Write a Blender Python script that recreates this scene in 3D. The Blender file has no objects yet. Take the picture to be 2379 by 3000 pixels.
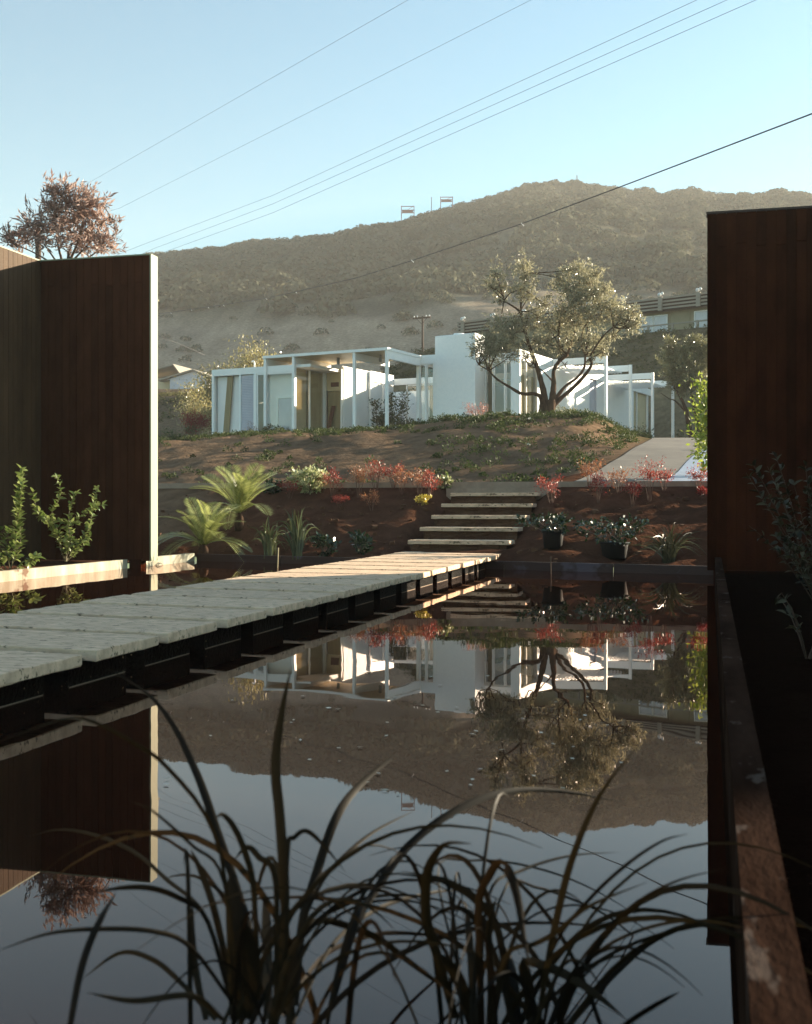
import bpy, math, random
import numpy as np
from mathutils import Vector, Matrix

random.seed(11); RS = np.random.RandomState(11)
sc = bpy.context.scene
COL = sc.collection
rad = math.radians

# ------------------------------------------------------------------ camera, sky, sun, exposure
F, CX, HY, CH = 3450.0, 1189.5, 1478.0, 0.65        # focal length and horizon in photo pixels, lens height (m)
cam = bpy.data.cameras.new('camera'); camo = bpy.data.objects.new('camera', cam); COL.objects.link(camo)
camo.location = (0, 0, CH); camo.rotation_euler = (rad(90), 0, 0)
cam.sensor_fit = 'HORIZONTAL'; cam.sensor_width = 36; cam.lens = 36 * F / 2379
cam.shift_y = -(1500 - HY) / 2379
cam.clip_start = 0.05; cam.clip_end = 5000
cam.dof.use_dof = True; cam.dof.focus_distance = 16; cam.dof.aperture_fstop = 12
sc.camera = camo
SAZ, SEL = rad(58), rad(14)
world = bpy.data.worlds.new('World'); sc.world = world; world.use_nodes = True
wn, wl = world.node_tree.nodes, world.node_tree.links
sky = wn.new('ShaderNodeTexSky'); sky.sky_type = 'NISHITA'; sky.sun_disc = False
sky.sun_elevation = SEL; sky.sun_rotation = SAZ; sky.air_density = 1.0; sky.dust_density = 0.6; sky.ozone_density = 1.0
tint = wn.new('ShaderNodeMix'); tint.data_type = 'RGBA'; tint.blend_type = 'MULTIPLY'; tint.inputs[0].default_value = 1
tint.inputs[7].default_value = (0.60, 0.88, 0.89, 1)
wl.new(sky.outputs[0], tint.inputs[6]); wl.new(tint.outputs[2], wn['Background'].inputs[0])
wn['Background'].inputs[1].default_value = 0.056
sun = bpy.data.lights.new('sun', 'SUN'); suno = bpy.data.objects.new('sun', sun); COL.objects.link(suno)
SD = Vector((math.sin(SAZ) * math.cos(SEL), math.cos(SAZ) * math.cos(SEL), math.sin(SEL)))
suno.rotation_euler = SD.to_track_quat('Z', 'Y').to_euler(); suno.location = (60, 40, 60)
sun.energy = 5.0; sun.angle = rad(0.5); sun.color = (1.0, 0.86, 0.64)
vs = sc.view_settings; vs.view_transform = 'Standard'; vs.look = 'None'; vs.exposure = 2.27; vs.gamma = 1; vs.use_curve_mapping = False
sc.cycles.use_denoising = True
sc.cycles.max_bounces = 8; sc.cycles.transparent_max_bounces = 16; sc.cycles.caustics_reflective = False; sc.cycles.caustics_refractive = False
sc.cycles.sample_clamp_indirect = 3

# ------------------------------------------------------------------ frames
TH = rad(14.5); CT, ST = math.cos(TH), math.sin(TH)      # pool and walls
HT = rad(27.7); HC, HS = math.cos(HT), math.sin(HT)      # house
HX, HYY, HZ = -0.65, 38.6, 2.98                          # house corner

def at(px, py, Y):
    return Vector(((px - CX) / F * Y, Y, CH - (py - HY) / F * Y))
def pq(x, y): return x * CT - y * ST, x * ST + y * CT
def xy(p, q): return p * CT + q * ST, -p * ST + q * CT
def rb(x, y):
    dx, dy = x - HX, y - HYY
    return dx * HC - dy * HS, dx * HS + dy * HC
def hxy(r, b): return HX + r * HC + b * HS, HYY - r * HS + b * HC

def _hash(ix, iy, s):
    n = (ix * 374761393 + iy * 668265263 + s * 1274126177) & 0x7fffffff
    n = ((n ^ (n >> 13)) * 1274126177) & 0x7fffffff
    return ((n ^ (n >> 16)) & 0xffff) / 65535.0
def vnoise(x, y, s=0):
    x = np.asarray(x, float); y = np.asarray(y, float)
    ix = np.floor(x).astype(np.int64); iy = np.floor(y).astype(np.int64)
    fx = x - ix; fy = y - iy; fx = fx * fx * (3 - 2 * fx); fy = fy * fy * (3 - 2 * fy)
    a = _hash(ix, iy, s); b = _hash(ix + 1, iy, s); c = _hash(ix, iy + 1, s); d = _hash(ix + 1, iy + 1, s)
    return (a + (b - a) * fx) * (1 - fy) + (c + (d - c) * fx) * fy - 0.5
def fbm(x, y, s=0, o=3):
    t = 0; a = 1
    for k in range(o):
        t = t + a * vnoise(x * 2 ** k, y * 2 ** k, s + k * 17); a *= 0.5
    return t
def sstep(a, b, x):
    t = np.clip((x - a) / (b - a), 0, 1); return t * t * (3 - 2 * t)

# ------------------------------------------------------------------ terrain height
PL, PR, QN = -5.74, 0.035, 1.08         # pool sides and near edge (p, p, q)
def qfar(p): return 11.20 - 0.2294 * (np.clip(p, PL, PR) + 0.057)
QC = 15.15                              # kerb line
RIDGE_PX = np.array([-2500, -900, 0, 455, 556, 668, 737, 835, 974, 1057, 1168, 1252, 1335, 1391, 1475, 1544, 1600, 1669, 1753, 1836, 1934, 2003, 2087, 2226, 2379, 3400, 4700])
RIDGE_PY = np.array([1150, 900, 790, 738, 728, 715, 700, 695, 682, 658, 648, 618, 596, 582, 558, 540, 532, 538, 532, 552, 560, 548, 562, 560, 566, 700, 1000])
YR = 330.0
DRX = np.array([2.25, 4.9, 6.9, 8.8, 10.5]); DRY = np.array([16.7, 25.5, 33, 40, 48])
NH0, NDX, NDY = (3.2, 77.0), 0.777, -0.629
LEDGE = 10.2
def hz(x, y, detail=True):
    x = np.asarray(x, float); y = np.asarray(y, float)
    p, q = pq(x, y); r, b = rb(x, y)
    qf = qfar(p)
    t = np.clip((q - qf) / (QC - qf), 0, 1)
    z = 0.05 + 0.835 * (0.80 * t + 0.20 * t * t)
    z = z - 0.13 * sstep(.12, 0, np.abs(p + 2.668) - .60) * sstep(12.3, 12.6, q)
    z = np.where(q > QC, 0.90, z)
    zb = np.interp(q, [20.3, 22, 27.5, 30.5, 36.5, 60], [0.90, 1.05, 2.30, 2.60, 2.90, 2.92])
    mound = 0.36 * np.exp(-np.abs((x - 3.7) / 3.5) ** 4) * np.exp(-((y - 31.5) / 3.4) ** 2)
    lowl = -0.25 * sstep(-3, -9, x) * sstep(24, 31, q) * (1 - sstep(36, 41, q))
    zb = zb + mound + lowl
    dx = x - np.interp(y, DRY, DRX)
    zd = np.interp(y, [16.7, 20, 25.5, 33, 40, 60], [0.88, 1.18, 1.86, 2.50, 2.88, 2.90])
    w = sstep(-1.6, -0.05, dx) * sstep(16.2, 17.5, y)
    zb = zb * (1 - w) + zd * w
    z = np.where(q > 20.3, zb, np.where((q > QC) & (w > 0), np.maximum(z, zd * w + z * (1 - w)), z))
    # rise behind the house
    b0 = 8.2 + 12.5 * sstep(-4.5, 1.5, r)
    g = np.interp(b - b0, [0, 3, 14, 55, 90, 400], [0, 0.9, 4.2, 9.0, 14.0, 14.5])
    s = (x - NH0[0]) * NDX + (y - NH0[1]) * NDY
    n = -(x - NH0[0]) * NDY + (y - NH0[1]) * NDX
    lw = sstep(-9, -1, s) * (1 - sstep(46, 58, s))  # ledge carried on unseen to the right, shaped to shade the right walls
    led = np.interp(n, [-13.5, -12.2, -9.8, -2.5, 30], [0, 1.1, 3.6, LEDGE - 2.9, LEDGE - 2.9]) * lw * (1 - .002 * np.clip(s - 18, 0, 20))
    z = z + np.maximum(g, led)
    yy = np.maximum(y, 1)
    px = CX + F * x / yy
    rz = CH + YR * (HY - 10 - np.interp(px, RIDGE_PX, RIDGE_PY)) / F
    u = np.clip((y - 112) / (YR - 112), 0, 1)
    z = np.where(y > 112, z * (1 - u) ** 1.0 + rz * u, z)
    z = np.where(y > YR, np.maximum(rz - (y - YR) * 0.35, np.minimum(rz, 6.0)), z); z = np.maximum(z, 0.02)
    if detail:
        near = (q > qf + 0.15) & (q < QC - 0.25)
        bank = (q > 20.6) & (y < 60)
        far = sstep(60, 140, y) * (1 - sstep(YR - 130, YR, y))
        z = z + sstep(.62, 1.0, np.abs(p + 2.668)) * np.where(near, 0.11 * fbm(x * 2.3, y * 2.3, 3) + 0.085 * fbm(x * 7, y * 7, 5), 0)
        z = z + np.where(bank & (w < 0.02), 0.10 * fbm(x * 0.9, y * 0.9, 7) + 0.05 * fbm(x * 4, y * 4, 9), 0) * sstep(20.6, 22.5, q)
        z = z + far * (5.0 * fbm(x / 38, y / 55, 21, 4) + 2.0 * np.abs(vnoise(x / 9 + y / 40, y / 60, 31)))
        z = z + np.where((q < qf) & ((p < PL - .1) | (p > PR + .1)), 0.02 * fbm(x * 5, y * 5, 13), 0)
    return z
def gz(x, y): return float(hz(np.array([x]), np.array([y]))[0])
def ground_at(px, py, lo=3.0, hi=120):
    Y = np.arange(lo, hi, 0.02); X = (px - CX) / F * Y; Z = CH - (py - HY) / F * Y
    d = Z - hz(X, Y); k = np.where(d <= 0)[0]
    i = k[0] if len(k) else len(Y) - 1
    return Vector((X[i], Y[i], float(hz(X[i:i+1], Y[i:i+1])[0])))

# ------------------------------------------------------------------ materials
def new_mat(name):
    m = bpy.data.materials.new(name); m.use_nodes = True
    nt = m.node_tree; return m, nt.nodes, nt.links, nt.nodes['Principled BSDF']
def noise_node(N, L, scale, detail=4, vec=None, stretch=None, rough=0.6):
    n = N.new('ShaderNodeTexNoise'); n.inputs['Scale'].default_value = scale; n.inputs['Detail'].default_value = detail
    n.inputs['Roughness'].default_value = rough
    tc = N.new('ShaderNodeTexCoord')
    if stretch:
        mp = N.new('ShaderNodeMapping'); mp.inputs['Scale'].default_value = stretch
        L.new(tc.outputs['Object'], mp.inputs[0]); L.new(mp.outputs[0], n.inputs['Vector'])
    else: L.new(tc.outputs['Object'], n.inputs['Vector'])
    return n
def mixc(N, L, fac, a, b, mode='MIX'):
    m = N.new('ShaderNodeMix'); m.data_type = 'RGBA'; m.blend_type = mode
    for i, v in ((0, fac), (6, a), (7, b)):
        if hasattr(v, 'links'): L.new(v, m.inputs[i])
        else: m.inputs[i].default_value = v if i == 0 else (*v, 1)
    return m.outputs[2]
def ramp(N, L, src, lo, hi):
    r = N.new('ShaderNodeMapRange'); r.inputs[1].default_value = lo; r.inputs[2].default_value = hi; L.new(src, r.inputs[0]); return r.outputs[0]
def simple(name, c1, c2=None, rough=0.7, scale=6, stretch=None, bump=0.0, bscale=None, bstretch=None, spec=0.3, objvar=0.0, lo=.35, hi=.65, speck=None, bdist=.02):
    m, N, L, B = new_mat(name)
    c2 = c2 or tuple(v * 0.85 for v in c1)
    n = noise_node(N, L, scale, 5, stretch=stretch)
    col = mixc(N, L, ramp(N, L, n.outputs[0], lo, hi), c1, c2)
    if speck:
        n3 = noise_node(N, L, speck[0], 3, stretch=speck[3] if len(speck) > 3 else None)
        col = mixc(N, L, ramp(N, L, n3.outputs[0], speck[1], speck[1] + .06), col, speck[2])
    if objvar:
        oi = N.new('ShaderNodeObjectInfo'); mr = N.new('ShaderNodeMapRange')
        mr.inputs[3].default_value = 1 - objvar; mr.inputs[4].default_value = 1 + objvar; L.new(oi.outputs['Random'], mr.inputs[0])
        hsv = N.new('ShaderNodeHueSaturation'); L.new(col, hsv.inputs['Color']); L.new(mr.outputs[0], hsv.inputs['Value']); col = hsv.outputs[0]
    L.new(col, B.inputs['Base Color'])
    B.inputs['Roughness'].default_value = rough; B.inputs['Specular IOR Level'].default_value = spec
    if bump:
        nb = noise_node(N, L, bscale or scale * 4, 4, stretch=bstretch or stretch)
        bp = N.new('ShaderNodeBump'); bp.inputs['Strength'].default_value = bump; bp.inputs['Distance'].default_value = bdist
        L.new(nb.outputs[0], bp.inputs['Height']); L.new(bp.outputs[0], B.inputs['Normal'])
    return m
def leafm(name, c1, c2, trans=0.35, rough=0.42, src='attr', spec=0.45):
    m, N, L, B = new_mat(name)
    if src == 'attr':
        a = N.new('ShaderNodeAttribute'); a.attribute_name = 'rnd'; s = a.outputs['Fac']
    else:
        a = N.new('ShaderNodeObjectInfo'); s = a.outputs['Random']
    col = mixc(N, L, s, c1, c2)
    L.new(col, B.inputs['Base Color']); B.inputs['Roughness'].default_value = rough; B.inputs['Specular IOR Level'].default_value = spec
    if trans:
        t = N.new('ShaderNodeBsdfTranslucent'); L.new(col, t.inputs[0])
        x = N.new('ShaderNodeMixShader'); x.inputs[0].default_value = trans
        L.new(B.outputs[0], x.inputs[1]); L.new(t.outputs[0], x.inputs[2]); L.new(x.outputs[0], N['Material Output'].inputs[0])
    return m

M = {}
M['white'] = simple('white_paint', (.92, .92, .90), (.88, .88, .86), .5, 3)
M['brick'] = simple('white_brick', (.93, .92, .90), (.87, .87, .86), .75, 14, bump=.25, bscale=30)
M['panel'] = simple('white_panel', (.90, .88, .86), (.85, .83, .81), .6, 2)
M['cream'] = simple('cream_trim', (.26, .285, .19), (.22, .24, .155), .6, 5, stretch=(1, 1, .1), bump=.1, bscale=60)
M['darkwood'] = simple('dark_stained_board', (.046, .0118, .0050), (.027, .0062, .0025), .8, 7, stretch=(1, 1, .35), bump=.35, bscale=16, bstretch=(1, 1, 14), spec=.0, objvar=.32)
M['brownboard'] = simple('brown_stained_board', (.066, .022, .0105), (.044, .0135, .0062), .8, 7, stretch=(1, 1, .35), bump=.35, bscale=16, bstretch=(1, 1, 14), spec=.0, objvar=.25)
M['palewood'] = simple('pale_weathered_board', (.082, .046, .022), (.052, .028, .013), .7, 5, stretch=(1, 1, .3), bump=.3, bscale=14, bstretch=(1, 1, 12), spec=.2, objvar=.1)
M['capmetal'] = simple('dark_wall_cap', (.05, .03, .025), None, .5, 8)
M['slab'] = simple('travertine_slab', (.74, .54, .375), (.50, .355, .245), .85, 9, stretch=(1, 2.8, 2), bump=.7, bscale=34, bstretch=(1, 2.6, 2), bdist=.004, spec=.15, objvar=.06, speck=(15, .585, (.16, .115, .075), (1, 3.6, 2.5)))
M['kerb'] = simple('kerb_concrete', (.36, .28, .21), (.28, .215, .16), .85, 9, bump=.2, bscale=50)
M['road'] = simple('asphalt', (.055, .052, .05), (.04, .04, .04), .9, 5, bump=.3, bscale=80)
M['drive'] = simple('driveway_concrete', (.155, .135, .112), (.105, .09, .076), .8, 1.1, bump=.15, bscale=40, speck=(.55, .62, (.075, .07, .063)))
M['drive2'] = simple('sky_sheen_concrete', (.34, .38, .46), (.28, .31, .38), .45, 1.2)  # smooth lane, with the blue sheen of the sky mixed into its colour
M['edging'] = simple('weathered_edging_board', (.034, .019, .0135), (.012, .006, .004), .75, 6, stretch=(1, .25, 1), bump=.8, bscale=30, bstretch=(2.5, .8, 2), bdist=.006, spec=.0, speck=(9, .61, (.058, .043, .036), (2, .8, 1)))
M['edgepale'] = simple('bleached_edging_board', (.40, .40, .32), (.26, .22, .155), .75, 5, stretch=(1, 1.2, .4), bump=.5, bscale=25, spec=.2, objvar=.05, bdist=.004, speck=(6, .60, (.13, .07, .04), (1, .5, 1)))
M['edgedark'] = simple('dark_edging_board', (.050, .024, .019), (.030, .014, .012), .6, 4, stretch=(.3, 1, 1), bump=.4, bscale=25, spec=.3, speck=(3, .60, (.075, .055, .07)))
M['pier'] = simple('rough_pier', (.0036, .0016, .001), (.0016, .0008, .0005), .4, 12, bump=.9, bscale=45, spec=.02, speck=(40, .685, (.40, .31, .19)))  # the pale specks are painted glints of sun
M['soilblock'] = simple('packed_soil', (.145, .080, .048), (.085, .042, .026), .95, 9, stretch=(.5, 1, 1.5), bump=1, bscale=22, spec=.05)
M['ceiling'] = simple('ceiling_planks', (.74, .60, .38), (.64, .50, .30), .5, 2, stretch=(.3, 12, 1), bump=.15, bscale=9, bstretch=(.2, 9, 1))
M['curtain'] = simple('tan_curtain', (.50, .42, .26), (.40, .33, .20), .9, 26, stretch=(1, 1, .02))
M['tanwall'] = simple('tan_plaster', (.60, .50, .32), (.53, .44, .28), .8, 2)
M['tanwood'] = simple('tan_plank', (.33, .26, .14), (.26, .20, .11), .7, 3, stretch=(3, 3, .2))
M['brownwood'] = simple('reddish_brown_board', (.13, .05, .028), (.08, .03, .018), .6, 3, stretch=(3, 3, .2))
M['louvre'] = simple('grey_louvre', (.58, .58, .64), (.52, .52, .58), .6, 4)
M['floor'] = simple('house_floor', (.42, .40, .36), (.36, .34, .30), .5, 3)
M['metalgrey'] = simple('grey_metal', (.35, .35, .35), (.28, .28, .28), .4, 8)
M['whitemetal'] = simple('white_metal', (.75, .75, .75), None, .35, 8)
M['polewood'] = simple('pole_wood', (.075, .045, .03), (.05, .03, .02), .9, 4, stretch=(3, 3, .2))
M['redpaint'] = simple('faded_red_paint', (.22, .035, .04), (.16, .03, .04), .6, 4)
M['wire'] = simple('wire', (.05, .05, .055), None, .6, 4)
M['blackpot'] = simple('black_plastic_pot', (.004, .003, .003), (.006, .004, .003), .8, 4)
M['redpot'] = simple('brown_clay_pot', (.09, .022, .016), (.06, .016, .012), .8, 4)
M['bark'] = simple('olive_bark', (.105, .060, .036), (.045, .026, .017), .95, 14, stretch=(1, 1, .3), bump=1, bscale=22, spec=.08)
M['barkgrey'] = simple('branch_bark', (.16, .11, .08), (.09, .06, .045), .9, 14)
M['twigred'] = simple('red_twig', (.16, .09, .06), (.11, .05, .04), .8, 14)
M['stem'] = simple('green_stem', (.11, .10, .04), (.08, .06, .03), .7, 14)
M['nhwall'] = simple('neighbour_wall', (.30, .26, .17), (.26, .23, .15), .8, 3)
M['nhwood'] = simple('weathered_fascia', (.30, .27, .22), (.24, .21, .17), .8, 3, stretch=(.3, 3, 3))
M['stake'] = simple('pale_stake', (.55, .42, .24), None, .7, 5)
M['petal'] = simple('white_petal', (.8, .8, .76), None, .6, 5)
M['olive'] = leafm('olive_leaf', (.17, .155, .088), (.45, .42, .28), .46, .28, spec=.7)
M['olive2'] = leafm('pale_olive_leaf', (.12, .115, .055), (.30, .28, .14), .32, .33, spec=.6)
M['gold'] = leafm('golden_leaf', (.17, .14, .05), (.46, .40, .18), .35, .35, spec=.6)
M['rust'] = leafm('rusty_leaf', (.25, .145, .115), (.50, .37, .32), .42, .5)
M['privet'] = leafm('privet_leaf', (.085, .13, .028), (.26, .30, .10), .38, .28, src='obj', spec=.6)
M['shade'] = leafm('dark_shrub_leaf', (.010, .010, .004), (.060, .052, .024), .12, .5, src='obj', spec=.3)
M['holly'] = leafm('holly_leaf', (.012, .028, .010), (.035, .055, .022), .10, .22, spec=.7)
M['bright'] = leafm('bright_leaf', (.16, .21, .025), (.36, .40, .07), .45, .35)
M['cycad'] = leafm('cycad_frond', (.17, .20, .05), (.40, .42, .15), .40, .32, spec=.55)
M['lily'] = leafm('strap_leaf', (.030, .040, .015), (.12, .13, .06), .25, .24, src='obj', spec=.55)
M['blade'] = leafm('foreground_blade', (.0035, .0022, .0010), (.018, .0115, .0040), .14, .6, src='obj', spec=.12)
M['darklily'] = leafm('dark_strap_leaf', (.012, .015, .006), (.07, .07, .035), .2, .35, src='obj', spec=.5)
M['deadblade'] = leafm('dry_blade', (.008, .0042, .0018), (.024, .0135, .0052), .25, .7, src='obj', spec=.1)
M['red'] = leafm('red_leaf', (.24, .028, .020), (.39, .085, .055), .35, .45)
M['orange'] = leafm('orange_leaf', (.24, .062, .030), (.38, .19, .09), .35, .45)
M['darkred'] = leafm('dark_red_leaf', (.16, .013, .014), (.26, .03, .02), .3, .5)
M['pink'] = leafm('pinkish_leaf', (.30, .10, .085), (.50, .26, .20), .35, .45)
M['yellow'] = leafm('yellow_leaf', (.40, .30, .03), (.55, .45, .09), .35, .45)
M['varieg'] = leafm('variegated_leaf', (.10, .15, .03), (.62, .60, .34), .3, .45)
M['fern'] = leafm('fern_leaf', (.035, .045, .014), (.11, .105, .04), .3, .45)
M['green'] = leafm('green_leaf', (.035, .065, .014), (.10, .14, .04), .3, .45)
M['cover'] = leafm('ground_cover_leaf', (.020, .036, .009), (.085, .105, .032), .25, .6, spec=.1)
M['slope'] = leafm('slope_cover_leaf', (.075, .072, .030), (.17, .155, .075), .25, .7, spec=0)
M['chap'] = leafm('chaparral_leaf', (.082, .088, .062), (.142, .140, .10), .15, .8, spec=0)  # lightened and evened out, part of the distance haze sits in this colour
M['floatleaf'] = leafm('floating_leaf', (.30, .26, .18), (.75, .70, .60), 0, .6)

# water: dark, still, slightly rippled
m, N, L, B = new_mat('pool_water'); M['water'] = m
B.inputs['Base Color'].default_value = (.010, .0035, .002, 1); B.inputs['Roughness'].default_value = .8; B.inputs['Specular IOR Level'].default_value = 0
g = N.new('ShaderNodeBsdfGlossy'); g.inputs['Color'].default_value = (1.0, .85, .81, 1); g.inputs['Roughness'].default_value = .012
f = N.new('ShaderNodeFresnel'); f.inputs[0].default_value = 1.46; x = N.new('ShaderNodeMixShader')
n = noise_node(N, L, 1.6, 2); bp = N.new('ShaderNodeBump'); bp.inputs['Strength'].default_value = .016; bp.inputs['Distance'].default_value = .05
L.new(n.outputs[0], bp.inputs['Height']); L.new(bp.outputs[0], g.inputs['Normal'])
L.new(f.outputs[0], x.inputs[0]); L.new(B.outputs[0], x.inputs[1]); L.new(g.outputs[0], x.inputs[2]); L.new(x.outputs[0], N['Material Output'].inputs[0])
# glass: fresnel mix of clear and mirror
m, N, L, B = new_mat('window_glass'); M['glass'] = m
tr = N.new('ShaderNodeBsdfTransparent'); tr.inputs[0].default_value = (.97, .97, .96, 1); gl = N.new('ShaderNodeBsdfGlossy'); gl.inputs['Roughness'].default_value = .005
fr = N.new('ShaderNodeFresnel'); ge = N.new('ShaderNodeNewGeometry'); io = N.new('ShaderNodeMapRange'); io.inputs[3].default_value = 1.5; io.inputs[4].default_value = 1 / 1.5; L.new(ge.outputs['Backfacing'], io.inputs[0]); L.new(io.outputs[0], fr.inputs[0]); mx = N.new('ShaderNodeMixShader')
L.new(fr.outputs[0], mx.inputs[0]); L.new(tr.outputs[0], mx.inputs[1]); L.new(gl.outputs[0], mx.inputs[2]); L.new(mx.outputs[0], N['Material Output'].inputs[0])
# ground: painted by region, with grain
m, N, L, B = new_mat('ground_soil'); M['ground'] = m
a = N.new('ShaderNodeAttribute'); a.attribute_name = 'Col'
n1 = noise_node(N, L, 3.2, 8); n2 = noise_node(N, L, .12, 6, stretch=(1, .6, .3))
c1 = mixc(N, L, ramp(N, L, n1.outputs[0], .3, .72), (1.28, 1.25, 1.22), (.62, .60, .58)); c2 = mixc(N, L, ramp(N, L, n2.outputs[0], .3, .7), (1.3, 1.26, 1.2), (.72, .74, .76)); n4 = noise_node(N, L, .55, 6, stretch=(1, .16, .2)); c2 = mixc(N, L, 1.0, c2, mixc(N, L, ramp(N, L, n4.outputs[0], .35, .65), (1.14, 1.13, 1.12), (.84, .84, .85)), 'MULTIPLY')
col = mixc(N, L, 1.0, mixc(N, L, 1.0, a.outputs['Color'], c1, 'MULTIPLY'), c2, 'MULTIPLY'); L.new(col, B.inputs['Base Color'])
B.inputs['Roughness'].default_value = .95; B.inputs['Specular IOR Level'].default_value = .0
n3 = noise_node(N, L, 9, 6); bp = N.new('ShaderNodeBump'); bp.inputs['Strength'].default_value = .9; bp.inputs['Distance'].default_value = .05
L.new(n3.outputs[0], bp.inputs['Height']); L.new(bp.outputs[0], B.inputs['Normal'])

# ------------------------------------------------------------------ builders
def mesh_np(name, V, Fq, rnd=None, smooth=False):
    me = bpy.data.meshes.new(name); V = np.asarray(V, np.float32); Fq = np.asarray(Fq, np.int32); k = Fq.shape[1]
    me.vertices.add(len(V)); me.vertices.foreach_set('co', V.ravel())
    me.loops.add(Fq.size); me.loops.foreach_set('vertex_index', Fq.ravel())
    me.polygons.add(len(Fq)); me.polygons.foreach_set('loop_start', np.arange(0, Fq.size, k, dtype=np.int32))
    if smooth: me.polygons.foreach_set('use_smooth', np.ones(len(Fq), bool))
    me.update(calc_edges=True)
    if rnd is not None:
        at_ = me.attributes.new('rnd', 'FLOAT', 'POINT'); at_.data.foreach_set('value', np.asarray(rnd, np.float32))
    return me
def link(name, me, mat, parent=None):
    o = bpy.data.objects.new(name, me); COL.objects.link(o); o.parent = parent
    if mat is not None and me is not None and len(me.materials) == 0: me.materials.append(M[mat])
    return o
class MB:
    def __init__(s): s.v = []; s.f = []
    def box(s, x0, x1, y0, y1, z0, z1):
        k = len(s.v); s.v += [(x, y, z) for z in (z0, z1) for y in (y0, y1) for x in (x0, x1)]
        s.f += [tuple(k + i for i in q) for q in ((0, 2, 3, 1), (4, 5, 7, 6), (0, 1, 5, 4), (2, 6, 7, 3), (0, 4, 6, 2), (1, 3, 7, 5))]; return s
    def hexa(s, P):
        k = len(s.v); s.v += [tuple(p) for p in P]
        s.f += [tuple(k + i for i in q) for q in ((0, 2, 3, 1), (4, 5, 7, 6), (0, 1, 5, 4), (2, 6, 7, 3), (0, 4, 6, 2), (1, 3, 7, 5))]; return s
    def tube(s, P, R, n=6, cap=True):
        P = [Vector(p) for p in P]; k0 = len(s.v); N_ = len(P)
        if not hasattr(R, '__len__'): R = [R] * N_
        up = None
        for i in range(N_):
            d = (P[min(i + 1, N_ - 1)] - P[max(i - 1, 0)]).normalized()
            if up is None: up = d.orthogonal().normalized()
            up = (up - d * up.dot(d)); up = up.normalized() if up.length > 1e-6 else d.orthogonal().normalized()
            w = d.cross(up)
            for j in range(n):
                a_ = 2 * math.pi * j / n; s.v.append(tuple(P[i] + (up * math.cos(a_) + w * math.sin(a_)) * R[i]))
        for i in range(N_ - 1):
            for j in range(n):
                a0 = k0 + i * n + j; a1 = k0 + i * n + (j + 1) % n; s.f.append((a0, a1, a1 + n, a0 + n))
        if cap:
            s.f.append(tuple(k0 + j for j in reversed(range(n)))); s.f.append(tuple(k0 + (N_ - 1) * n + j for j in range(n)))
        return s
    def lathe(s, prof, n=16, c=(0, 0)):
        k = len(s.v); m_ = len(prof)
        for (r_, z_) in prof:
            for j in range(n): a_ = 2 * math.pi * j / n; s.v.append((c[0] + r_ * math.cos(a_), c[1] + r_ * math.sin(a_), z_))
        for i in range(m_ - 1):
            for j in range(n): a0 = k + i * n + j; a1 = k + i * n + (j + 1) % n; s.f.append((a0, a1, a1 + n, a0 + n))
        s.f.append(tuple(k + j for j in reversed(range(n)))); s.f.append(tuple(k + (m_ - 1) * n + j for j in range(n))); return s
    def mesh(s, name, smooth=False):
        me = bpy.data.meshes.new(name); me.from_pydata(s.v, [], s.f)
        if smooth: me.polygons.foreach_set('use_smooth', [True] * len(me.polygons))
        me.update(); return me
    def build(s, name, mat, parent=None, smooth=False): return link(name, s.mesh(name, smooth), mat, parent)
def tag(o, label=None, cat=None, group=None, kind=None):
    for k, v in (('label', label), ('category', cat), ('group', group), ('kind', kind)):
        if v: o[k] = v
    return o
def root(name, label, cat, loc=(0, 0, 0), rz=0, group=None):
    o = bpy.data.objects.new(name, None); COL.objects.link(o); o.location = loc; o.rotation_euler = (0, 0, rz); o.empty_display_size = .2
    return tag(o, label, cat, group)
def bx(name, mat, parent, *a): return MB().box(*a).build(name, mat, parent)

def diamonds(C, D, U, ln, wd, fold=0.0):
    """leaf quads: C base points, D direction, U side vector (unit), ln, wd arrays -> verts, faces"""
    n = len(C); ln = np.asarray(ln).reshape(-1, 1); wd = np.asarray(wd).reshape(-1, 1)
    V = np.empty((n, 4, 3)); V[:, 0] = C; V[:, 1] = C + D * ln * .5 + U * wd * .5; V[:, 2] = C + D * ln; V[:, 3] = C + D * ln * .5 - U * wd * .5
    return V.reshape(-1, 3), np.arange(n * 4).reshape(-1, 4)
def unit(A): return A / np.maximum(np.linalg.norm(A, axis=1, keepdims=True), 1e-9)
def rand_leaves(C, rs, ln, wd, out=None, outw=.6, jit=.35):
    n = len(C); D = unit(rs.normal(size=(n, 3)))
    if out is not None: D = unit(D * (1 - outw) + out * outw + 1e-6)
    U = unit(np.cross(D, rs.normal(size=(n, 3))))
    k = rs.uniform(1 - jit, 1 + jit, n)
    return diamonds(C, D, U, ln * k, wd * k)

# ------------------------------------------------------------------ ground sheet (rows follow the pool edge and the kerb)
def spaced(segs):
    out = []
    for a_, b_, n_ in segs: out += list(np.linspace(a_, b_, n_, endpoint=False))
    return out
ps = spaced([(-420, -120, 16), (-120, -40, 16), (-40, -14, 26), (-14, PL, 55), (PL, PR, 40), (PR, 14, 100), (14, 40, 45), (40, 160, 40), (160, 420, 16)]) + [420]
ps = np.array(ps)
NQ = 50; NB = 34
rows = []
for q_ in spaced([(-60, -4, 12), (-4, QN, 12)]): rows.append(np.full(len(ps), q_))
for k in range(NQ): rows.append(QN + (qfar(ps) - QN) * k / NQ)
for k in range(NB): rows.append(qfar(ps) + (QC - qfar(ps)) * k / NB)
for q_ in spaced([(QC, 20.3, 8), (20.3, 34, 75), (34, 66, 90), (66, 120, 70), (120, 360, 110), (360, 430, 6)]) + [430]: rows.append(np.full(len(ps), q_))
Q = np.array(rows); P = np.tile(ps, (len(rows), 1))
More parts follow.
